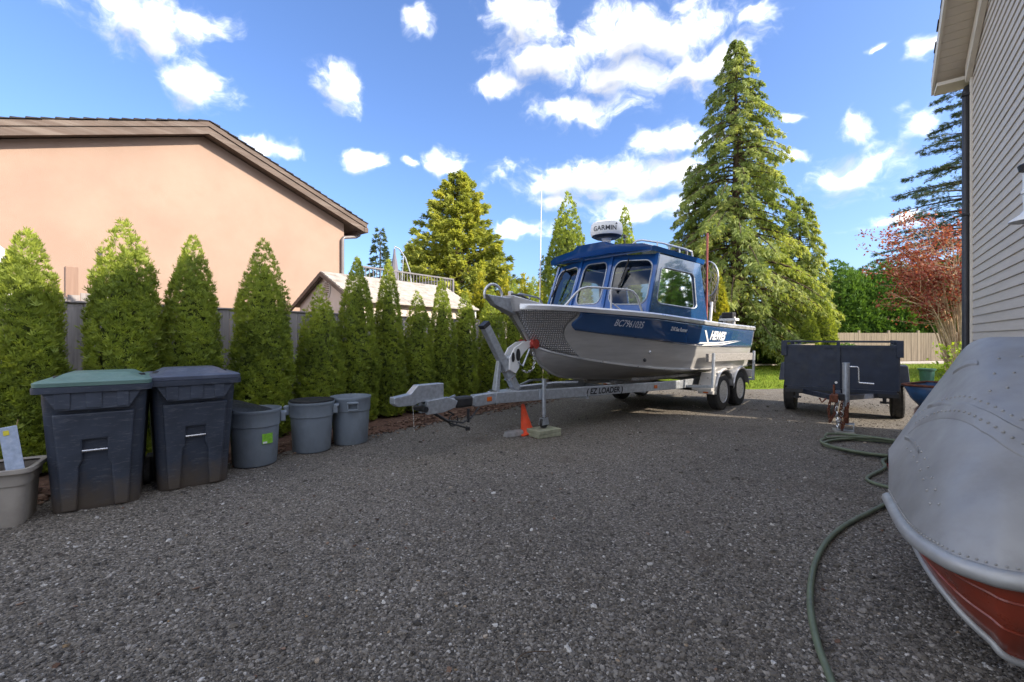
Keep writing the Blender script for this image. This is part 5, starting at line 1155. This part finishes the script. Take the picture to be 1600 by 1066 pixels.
for sg in (1, -1):
    wheel_parts(ut, (1.0, (HW + .02) * sg, .33), .33, .19, -sg, 'steel', 5)
    m = MB(); m.hexa([(.55, (HW + .02) * sg, .60), (1.5, (HW + .02) * sg, .60), (1.5, (HW + .17) * sg, .60), (.55, (HW + .17) * sg, .60)], [(.72, (HW + .02) * sg, .92), (1.32, (HW + .02) * sg, .92), (1.32, (HW + .15) * sg, .92), (.72, (HW + .15) * sg, .92)]); m.build('fender', UTm, ut, bevel=.006)
m = MB(); m.bar((.05, .5, Z0 - .09), (-1.0, .03, Z0 - .06), .05, .075); m.bar((.05, -.5, Z0 - .09), (-1.0, -.03, Z0 - .06), .05, .075); m.bar((0, 0, Z0 - .06), (-1.35, 0, Z0 - .045), .065, .085); m.build('drawbar', UTm, ut)
m = MB(); m.box((-1.42, 0.0, Z0 + .005), (.2, .075, .075)); m.box((-1.52, 0, Z0 - .01), (.09, .1, .1)); m.tube([(-1.45, 0, Z0 + .03), (-1.47, 0, Z0 + .18)], .016, 6); m.build('coupler', MT['rust'], ut, bevel=.012)
for k, (y, c) in enumerate(((.05, 'rust'), (-.04, 'steel'), (-.09, 'rust'))):
    chain('safety_chain', [(-1.32, y, Z0 - .06), (-1.36, y + .02, Z0 - .2), (-1.38, y, Z0 - .36 - .05 * k), (-1.36, y - .05, Z0 - .25), (-1.3, y - .07, Z0 - .08)], .042, .007, MT[c], ut)
m = MB(); m.tube([(-1.5, .09, Z0 - .02), (-1.52, .14, Z0 - .08), (-1.5, .17, Z0 - .02)], .012, 6); m.build('hitch_hook', MT['rust'], ut)
jx, jy = -1.16, -.13
m = MB(); m.tube([(jx, jy, .40), (jx, jy, 1.02)], .043, 14); m.tube([(jx, jy, 1.02), (jx, jy, 1.035)], .046, 14); m.build('jack_tube', GV, ut, smooth=40)
m = MB(); m.tube([(jx, jy, .12), (jx, jy, .42)], .034, 12); m.build('jack_inner_tube', MT['rust'], ut, smooth=40)
m = MB(); m.box((jx, jy, .145), (.15, .20, .012)); m.box((jx, jy + .09, .095), (.15, .012, .10)); m.box((jx, jy - .09, .095), (.15, .012, .10)); m.box((jx, jy, .055), (.13, .18, .02)); m.build('jack_foot', MT['galv'], ut, bevel=.003)
m = MB(); m.tube([(jx, jy - .04, .98), (jx - .01, jy - .13, .98), (jx - .01, jy - .145, .96), (jx - .01, jy - .15, .75)], .010, 8); m.tube([(jx - .01, jy - .15, .752), (jx - .01, jy - .32, .745)], .012, 8); m.build('jack_crank', MT['steel'], ut, smooth=50)
m = MB(); m.box((jx, -.065, Z0 - .02), (.16, .10, .09)); m.build('jack_mount', MT['black'], ut)
m = MB(); m.lathe([(0, 0), (.02, 0), (.02, .02), (0, .02)], 10, Matrix.Translation((-.06, .03, Z0 + .10)) @ Matrix.Rotation(R(-90), 4, 'Y')); m.build('bolt_head', MT['whiteprint'], ut)
o = MB().box((0, 0, .022), (.34, .22, .044)).build('concrete_slab', MT['concrete'], None, bevel=.008); tag(o, 'pale concrete slab under the navy trailer jack foot', 'slab'); o.location = FC + U * (-1.17) - M_ * .10; o.rotation_euler = (0, 0, GROT + R(12))
m = MB(); m.bar((.2, .72, 1.22), (.9, .45, 1.27), .12, .04); m.bar((.15, .5, 1.23), (.6, .66, 1.25), .1, .03); o = tag(m.build('scrap_plank', MT['timber'], None), 'pale weathered planks resting inside the navy trailer', 'plank'); o.location = FC; o.rotation_euler = (0, 0, GROT)

# wheelbarrow and small green tub past the trailer
wb = thing('wheelbarrow', 'blue wheelbarrow with rusty rim beside the navy trailer', 'wheelbarrow', (5.80, 6.05, 0), R(28))
def tray(k, z): return [(x * k, y * k, z) for x, y in ((-.42, -.22), (-.34, -.29), (.34, -.29), (.42, -.22), (.42, .22), (.34, .29), (-.34, .29), (-.42, .22))]
m = MB(); m.grid([tray(.55, .46), tray(.8, .58), tray(1, .76)], close=True); m.add(tray(.55, .46), [tuple(range(8))]); m.build('tray', MT['barrow'], wb, smooth=50, solid=.006)
m = MB(); rim_ = tray(1.01, .765); m.tube(rim_ + [rim_[0]], .016, 8); m.build('tray_rim', MT['rust'], wb, smooth=50)
m = MB(); 
for s in (-1, 1): m.tube([(-.62, s * .07, .22), (-.2, s * .2, .42), (.85, s * .3, .62)], .018, 8)
m.build('handle', MT['postwood'], wb); m = MB()
for s in (-1, 1): m.tube([(.25, s * .22, .5), (.35, s * .24, .02), (.5, s * .25, .02)], .014, 6)
m.build('leg', MT['black'], wb); m = MB(); m.lathe([(.03, -.04), (.13, -.045), (.19, -.03), (.2, 0), (.19, .03), (.13, .045), (.03, .04)], 22, Matrix.Translation((-.58, 0, .2)) @ Matrix.Rotation(R(90), 4, 'X')); m.build('wheel', MT['rubber'], wb, smooth=40)
gb = thing('green_tub', 'small dark green tub standing on the lawn by the trailer', 'tub', (11.62, 12.55, .02), R(15))
m = MB(); m.lathe([(0, .0), (.14, 0), (.17, .5), (.15, .5), (.12, .03), (0, .03)], 20); m.build('body', MT['greenbin'], gb, smooth=40); m = MB(); m.lathe([(.17, .47), (.2, .48), (.2, .52), (.16, .52)], 20); m.build('rim', MT['greenbin'], gb, smooth=40)

# ================================================================== garden hose
def cat(pts, n=8):
    P = [Vector(p) for p in pts]; out = []
    for i in range(len(P) - 1):
        a, b, c, d = P[max(i-1, 0)], P[i], P[i+1], P[min(i+2, len(P)-1)]
        for k in range(n):
            t = k / n; out.append(.5 * ((2*b) + (c-a)*t + (2*a-5*b+4*c-d)*t*t + (3*b-a-3*c+d)*t**3))
    return out + [P[-1]]
def gp_(x, y, z=.02): Y = 700 * (1.4 - z) / (y - 528); return ((x - 800) / 700 * Y, Y, z)
run = [gp_(1322, 1130), gp_(1300, 1066), gp_(1276, 1000), gp_(1266, 940), gp_(1272, 885), gp_(1292, 846), gp_(1322, 820), gp_(1360, 800), gp_(1392, 784), gp_(1425, 772), (3.45, 4.35, .02), (3.95, 4.75, .02), (4.25, 5.1, .02)]
coil = []
for k in range(40):
    a = R(-60) + k * R(33); rr = 1 + .10 * math.sin(k * .7); coil.append((4.55 + (.62 - .004 * k) * rr * math.cos(a) + .05 * math.sin(k), 5.62 + (.42 + .003 * k) * rr * math.sin(a) + .04 * math.cos(k * 1.3), .02 + .018 * (k // 11)))
m = MB(); m.tube(cat(run + coil, 6), .0165, 8); tag(m.build('garden_hose', MT['hose'], None, smooth=70), 'green garden hose coiled by the trailer and snaking across gravel', 'hose')

# ================================================================== riveted aluminium boat by the house
ab = thing('aluminium_boat', 'dented grey riveted aluminium boat with red lower hull beside the house', 'boat', (0, 0, 0))
def px(x, y, Y): return Vector(((x - 800) / 700 * Y, Y, 1.4 - (y - 528) * Y / 700))
keel = [px(1404, 792, 2.60), px(1440, 872, 2.17), px(1490, 942, 1.94), px(1545, 997, 1.83), px(1600, 1036, 1.77), Vector((2.45, 1.66, .08)), Vector((3.3, 1.5, .06))]
rail = [px(1388, 770, 2.68), px(1420, 822, 2.16), px(1470, 858, 1.86), px(1530, 881, 1.71), px(1600, 896, 1.62), Vector((2.2, 1.45, .57)), Vector((3.1, 1.15, .58))]
seam = [px(1385, 718, 2.80), px(1416, 696, 2.66), px(1466, 664, 2.44), px(1530, 704, 2.10), px(1600, 744, 1.88), Vector((2.55, 1.70, .84)), Vector((3.35, 1.45, .84))]
crest = [px(1388, 703, 2.95), px(1432, 642, 2.98), px(1476, 584, 2.92), px(1522, 533, 2.84), px(1606, 526, 2.6), Vector((3.1, 2.2, 1.42)), Vector((3.9, 2.0, 1.42))]
back = [px(1388, 703, 2.95) + Vector((.03, .05, -.1)), Vector((2.9, 3.2, .5)), Vector((3.2, 3.2, .4)), Vector((3.5, 3.2, .4)), Vector((3.8, 3.1, .4)), Vector((4.1, 2.9, .4)), Vector((4.5, 2.6, .4))]
def res(c): return cat(c, 8)
K_, R_, C_, B_ = map(res, (keel, rail, crest, back))
FS = np.interp(np.arange(len(R_)) / 8, range(7), (.97, .88, .70, .53, .43, .40, .38))
BV = Vector((-.55, -.7, .45))
def surf(j, f, off=0): return R_[j].lerp(C_[j], f) + BV * (.13 * min(1, .35 + j / 24) * math.sin(math.pi * min(1, f)) ** .9 + off)
S_ = [surf(j, FS[j]) for j in range(len(R_))]
def loft(a, b, n, bulge=0, drop=None):
    rows_ = []
    for k in range(n + 1):
        f = k / n; rows_.append([p.lerp(q, f) + (Vector((-.55, -.7, .35)) * bulge * math.sin(math.pi * f)) for p, q in zip(a, b)])
    return rows_
m = MB(); m.grid(loft(K_, R_, 6, .05)); m.grid([[p.lerp(q, f) for p, q in zip(K_, B_)] for f in (0, 1)]); m.build('red_lower_hull', MT['redboat'], ab, smooth=60)
ALG = plain('dull_aluminium', (.315, .31, .30), .56, .35, var=.14, vs=2.6, bump=.10, bs=6, rvar=.12, dirt=((.23, .22, .21), .6, 4))
ALR = plain('dull_rub_rail', (.40, .40, .39), .5, .4, var=.12, vs=6, dirt=((.33, .32, .31), .5, 9))
m = MB(); m.grid([[surf(j, FS[j] * q / 8) for j in range(len(R_))] for q in range(9)]); m.build('side_sheet', ALG, ab, smooth=60)
m = MB(); m.grid([[surf(j, FS[j] + (1 - FS[j]) * q / 8) for j in range(len(R_))] for q in range(9)]); m.grid(loft(C_, B_, 3)); m.build('top_sheet', ALG, ab, smooth=60)
m = MB(); m.tube([p + Vector((-.008, -.012, -.028)) for p in R_], .034, 10); m.build('rub_rail', ALR, ab, smooth=70)
m = MB(); m.tube([p + Vector((-.006, -.008, 0)) for p in K_], [.016] * len(K_), 8); m.build('keel_strip', ALR, ab, smooth=70)
m = MB(); m.grid([[surf(j, FS[j] + df, of) for j in range(6, len(R_))] for df, of in ((-.10, .001), (-.095, .008), (-.01, .011), (.0, .011), (.01, .001))]); m.build('seam_lap', ALG, ab, smooth=30)
m = MB()
for q in (.33, .66): m.tube([p.lerp(s_, q) + Vector((-.55, -.7, .35)) * (.05 * math.sin(math.pi * q) + .001) for p, s_ in zip(K_, R_)], .006, 5)
m.build('hull_crease', MT['redboat'], ab, smooth=70)
rv = MB()
def rivet(p, nn, r0=.0075):
    q = nn.to_track_quat('Z', 'Y').to_matrix().to_4x4(); rv.lathe([(r0, -.002), (r0 * .8, r0 * .45), (0, r0 * .7)], 7, Matrix.Translation(p) @ q)
no = Vector((-.5, -.75, .4)).normalized()
def resamp(c, d):
    out = []; acc = 0
    for a, b in zip(c, c[1:]):
        l = (b - a).length
        while acc < l: out.append(a.lerp(b, acc / l)); acc += d
        acc -= l
    return out
for df, of in ((-.05, .013), (.045, .002)):
    for p in resamp([surf(j, FS[j] + df, of) for j in range(8, len(R_))], .048): rivet(p, no if df < 0 else Vector((-.35, -.5, .8)).normalized())
for p in resamp(R_, .028): rivet(p + Vector((-.012, -.018, .022)), no, .0055)
for k in range(8):
    for dj in (0, 2): q = 6 + k + dj; rivet(surf(q, .62 - .065 * k, .003), no)
for (q, f) in ((26, .62), (29, .64), (27, .72), (30, .73), (33, .66), (28, .82), (31, .84), (34, .80), (32, .92)): rivet(surf(q, f, .003), Vector((-.3, -.4, .86)).normalized())
stuff(rv.build('rivets', ALG, ab, smooth=60))
def fin(js, f0, f1, h):
    n = len(js); m = MB(); fr_ = [f0 + (f1 - f0) * i / (n - 1) for i in range(n)]; hh = [h * (1 - .7 * i / (n - 1)) for i in range(n)]
    m.grid([[surf(q, f - .012, -.01) for q, f in zip(js, fr_)], [surf(q, f, x) for q, f, x in zip(js, fr_, hh)], [surf(q, f + .02, x * .92) for q, f, x in zip(js, fr_, hh)], [surf(q, f + .05, -.01) for q, f in zip(js, fr_)]]); m.build('splash_fin', ALG, ab, smooth=40)
fin(range(5, 10), .80, .50, .045); fin(range(11, 18), .86, .66, .045); fin(range(18, 25), .90, .80, .04)
for (x, y) in ((2.75, 2.35), (3.2, 1.9)):
    m = MB(); m.box((x, y, .03), (.35, .2, .06)); m.build('support_block', MT['timber'], ab)

# ================================================================== wheelie carts
def rrect(hw, hd, r, z, n=5, dy=0):
    out = []
    for cx, cy, st in ((hw - r, -hd + r, 270), (hw - r, hd - r, 0), (-hw + r, hd - r, 90), (-hw + r, -hd + r, 180)):
        for j in range(n): a = R(st + 90 * j / (n - 1)); out.append((cx + r * math.cos(a), cy + r * math.sin(a) + dy, z))
    return out
def cart(label, loc, rz, lid, name='wheelie_cart'):
    t = thing(name, label, 'cart', loc, rz)         # -y is the front
    m = MB(); m.grid([rrect(.265, .26, .07, 0), rrect(.27, .27, .07, .03), rrect(.315, .345, .07, .86), rrect(.318, .35, .07, .88), rrect(.318, .35, .07, 1.0)], close=True); m.add(rrect(.265, .26, .07, 0), [tuple(range(20))]); m.add(rrect(.318, .35, .07, 1.0), [tuple(range(20))]); m.build('body', MT['cart'], t, smooth=45)
    fy = lambda z: -.27 - (.345 - .27) * (z - .03) / .83                    # front face plane
    hw = lambda z: .20 + .05 * z / .86
    poly = [(-hw(.01), .01), (-.115, .01), (-.10, .30), (-.10, .36), (-.075, .42), (-.075, .58), (.075, .58), (.075, .42), (.10, .36), (.10, .30), (.115, .01), (hw(.01), .01), (hw(.80), .80), (-hw(.80), .80)]
    m = MB(); m.prism(poly, lambda x, z: (x, fy(z) - .026, z), lambda x, z: (x, fy(z) + .02, z)); m.build('front_moulding', MT['cart'], t, bevel=.012)
    m = MB(); m.tube([(-.077, fy(.5) - .02, .492), (.077, fy(.5) - .02, .492)], .011, 10); m.build('catch_bar', MT['steel'], t, smooth=40)
    m = MB(); m.prism([(-.30, .975), (-.215, .83), (.215, .83), (.30, .975)], lambda x, z: (x, -.40 + .012 * (z - .8), z), lambda x, z: (x, -.33, z)); m.build('front_apron', MT['cart'], t, bevel=.006)
    for x0, x1 in ((-.225, -.135), (-.045, .05), (.14, .215)):
        m = MB(); m.prism([(x0, .845), (x1, .845), (x1, .965), (x0, .965)], lambda x, z: (x, -.407, z), lambda x, z: (x, -.395, z)); m.build('apron_panel', MT['cart'], t, bevel=.003)
    m = MB(); m.grid([rrect(.325, .36, .05, .965), rrect(.36, .415, .05, .97), rrect(.362, .418, .05, 1.015), rrect(.33, .38, .05, 1.02)], close=True); m.build('rim', MT['cart'], t, smooth=40)
    m = MB(); m.grid([rrect(.355, .41, .05, 1.02), rrect(.357, .412, .05, 1.05), rrect(.34, .395, .05, 1.062), rrect(.27, .30, .05, 1.068, dy=.01), rrect(.215, .22, .05, 1.105, dy=.02), rrect(.2, .2, .05, 1.11, dy=.02)], close=True); m.add(rrect(.2, .2, .05, 1.11, dy=.02), [tuple(range(20))]); m.add(rrect(.355, .41, .05, 1.02), [tuple(range(20))]); l_ = m.build('lid', MT[lid], t, smooth=30)
    for x in (-.27, .27):
        m = MB(); m.lathe([(0, 0), (.03, 0), (.025, .02), (0, .02)], 10, Matrix.Translation((x, -.02, 1.064))); m.build('lid_boss', MT['black'], l_)
    m = MB(); m.tube([(-.25, .42, 1.0), (-.25, .47, 1.03), (.25, .47, 1.03), (.25, .42, 1.0)], .016, 8); m.build('handle', MT['cart'], t, smooth=50)
    for s in (-1, 1):
        m = MB(); m.lathe([(.03, -.035), (.11, -.035), (.13, -.025), (.13, .025), (.11, .035), (.03, .03)], 24, Matrix.Translation((s * .29, .29, .13)) @ Matrix.Rotation(R(90 * s), 4, 'Y')); m.build('wheel', MT['rubber'], t, smooth=40)
    m = MB(); m.tube([(-.27, .29, .13), (.27, .29, .13)], .012, 8); m.build('axle', MT['steel'], t)
    return t
def cart_at(px0, px1, rz):
    pass
a1, a2 = R(36), R(42)
def back_from_front(fx, fy_, a, d=.30): return (fx - math.sin(a) * d, fy_ + math.cos(a) * d, 0)
cart('scuffed dark navy wheeled cart with a pale green lid', back_from_front(-3.40, 3.66, a1), a1, 'lidgreen')
c2 = cart('scuffed dark navy wheeled cart with a matching grey blue lid', back_from_front(-2.97, 4.2, a2), a2, 'lidgrey')
cu = bpy.data.curves.new('cart', 'FONT'); cu.body = 'TTAM\u2022'; cu.size = .085; cu.offset = .002
ob = bpy.data.objects.new('t', cu); C.objects.link(ob); bpy.context.view_layer.update()
me = bpy.data.meshes.new_from_object(ob.evaluated_get(bpy.context.evaluated_depsgraph_get())); bpy.data.objects.remove(ob)
for v in me.vertices:
    z = .87 - v.co.x * 1.05; v.co = Vector((-(.27 + .045 * (z - .03) / .83) - .004, -.06 + v.co.y, z))
obj('side_lettering', me, MT['greyprint'], c2)

# ================================================================== round cans
def can(label, loc, rz, Rt=.262, Hc=.61):
    t = thing('trash_can', label, 'trash can', loc, rz)
    m = MB(); m.lathe([(0, .012), (Rt * .80, 0), (Rt * .84, .02), (Rt * .925, Hc * .70), (Rt * .97, Hc * .71), (Rt * .985, Hc * .93), (Rt * 1.0, Hc * .94), (Rt * 1.03, Hc * .975), (Rt * 1.02, Hc), (Rt * .985, Hc), (Rt * .96, Hc * .94), (Rt * .90, Hc * .69), (Rt * .81, .035), (0, .03)], 40); m.build('body', MT['can'], t, smooth=40)
    for s in (1, -1):
        m = MB(); y = Rt * .975
        m.box((0, s * (y + .03), Hc * .90), (.13, .06, .022)); m.box((-.062, s * (y + .022), Hc * .83), (.016, .05, .10)); m.box((.062, s * (y + .022), Hc * .83), (.016, .05, .10)); m.box((0, s * (y + .036), Hc * .755), (.13, .022, .022)); m.build('handle', MT['can'], t, bevel=.005)
    return t
k1 = can('round grey trash can with green sticker and dark lid stuffed inside', (-2.88, 5.02, 0), R(-60))
m = MB(); 
rows_ = [[(.243 * math.cos(a), .243 * math.sin(a), z) for a in np.linspace(R(-52), R(-24), 7)] for z in (.245, .355)]
m.grid(rows_); st_ = m.build('sticker', MT['limegreen'], k1); st_.rotation_euler = (0, 0, R(68))
m = MB(); m.grid([[(.2445 * math.cos(a), .2445 * math.sin(a), z) for a in np.linspace(R(-50), R(-40), 4)] for z in (.25, .27)]); o = m.build('sticker_print', MT['whiteprint'], st_)
m = MB(); m.grid([rrect(.20, .19, .06, 0), rrect(.215, .205, .06, .01), rrect(.21, .2, .06, .035), rrect(.17, .16, .05, .045)], close=True); m.add(rrect(.17, .16, .05, .045), [tuple(range(20))]); m.add(rrect(.20, .19, .06, 0), [tuple(range(20))])
o = tag(m.build('loose_lid', MT['black'], None, smooth=40), 'loose dark lid standing tilted inside the stickered grey can', 'lid'); o.location = (-2.93, 5.02, .57); o.rotation_euler = (R(10), R(19), R(28))
k2 = can('round grey trash can with a black lid sunk into its rim', (-2.51, 5.62, 0), R(-72))
m = MB(); m.lathe([(0, .0), (.2, .0), (.245, .03), (.25, .055), (.262, .06), (.262, .045), (.255, .05)], 36); o = tag(m.build('sunken_lid', MT['black'], None, smooth=40), 'black round lid lying sunk in the rim of the grey can', 'lid'); o.location = (-2.51, 5.62, .568)
k3 = can('round empty grey trash can nearest the trailer coupler', (-2.17, 6.03, 0), R(25), .258, .62)

# ================================================================== tote with odds and ends at the frame edge
ta = R(33); tt_ = thing('storage_tote', 'beige plastic storage tote full of boxes beside the carts', 'tote', Vector((-3.60, 3.33, 0)) + Vector((-math.cos(ta) * .33 - math.sin(ta) * .22, -math.sin(ta) * .33 + math.cos(ta) * .22, 0)), ta)
m = MB(); m.grid([rrect(.285, .175, .05, 0), rrect(.29, .18, .05, .02), rrect(.305, .195, .05, .30), rrect(.315, .205, .05, .305), rrect(.325, .215, .05, .405), rrect(.31, .2, .05, .405), rrect(.265, .16, .05, .03)], close=True); m.add(rrect(.285, .175, .05, 0), [tuple(range(20))]); m.add(rrect(.265, .16, .05, .03), [tuple(range(20))]); m.build('body', MT['tote'], tt_, smooth=35)
m = MB(); m.grid([rrect(.325, .215, .05, .395), rrect(.352, .242, .06, .40), rrect(.352, .242, .06, .43), rrect(.33, .22, .05, .432), rrect(.31, .2, .05, .42)], close=True); m.build('rim', MT['tote'], tt_, smooth=40)
for x in (-.1, .15):
    m = MB(); m.hexa([(x - .012, -.187, .02), (x + .012, -.187, .02), (x + .012, -.16, .02), (x - .012, -.16, .02)], [(x - .012, -.201, .30), (x + .012, -.201, .30), (x + .012, -.185, .30), (x - .012, -.185, .30)]); m.build('rib', MT['tote'], tt_)
def tl(x, y, z): return tt_.location + Matrix.Rotation(ta, 3, 'Z') @ Vector((x, y, z))
m = MB(); m.box((0, 0, 0), (.30, .22, .52)); o = tag(m.build('cardboard_box', MT['card'], None, bevel=.004), 'plain brown cardboard box standing in the beige tote', 'box'); o.location = tl(-.10, .03, .44); o.rotation_euler = (0, 0, ta + R(4))
m = MB(); m.box((0, 0, 0), (.2, .06, .20)); o = tag(m.build('purple_carton', MT['purple'], None, bevel=.003), 'purple printed carton in front of the cardboard box', 'carton'); o.location = tl(.02, -.135, .39); o.rotation_euler = (0, 0, ta)
bk = thing('slim_box', 'slim pale blue box leaning upright in the beige tote', 'box', tl(.235, -.07, .34), ta); bk.rotation_euler = (R(-8), R(-7), ta + R(16))
m = MB(); m.box((0, 0, .19), (.095, .24, .40)); m.build('carton', MT['paleblue'], bk, bevel=.003)
m = MB(); m.box((-.012, -.1215, .345), (.03, .003, .035)); m.build('yellow_mark', MT['yellow'], bk)
for x in (-.045, .045):
    m = MB(); m.hexa([(x - .002, -.118, .388), (x + .002, -.118, .388), (x + .002, .1, .388), (x - .002, .1, .388)], [(x * 1.3 - .002, -.118, .43), (x * 1.3 + .002, -.118, .43), (x * 1.3 + .002, .1, .43), (x * 1.3 - .002, .1, .43)]); m.build('flap', MT['card'], bk)
# a twig on the gravel
m = MB(); m.tube(cat([gp_(812, 1052, .012), gp_(806, 1035, .014), gp_(818, 1022, .018), gp_(838, 1018, .016), gp_(862, 1019, .012)], 4), .0025, 5); tag(m.build('twig', MT['bark'], None), 'thin bent dark twig lying on the gravel', 'twig')
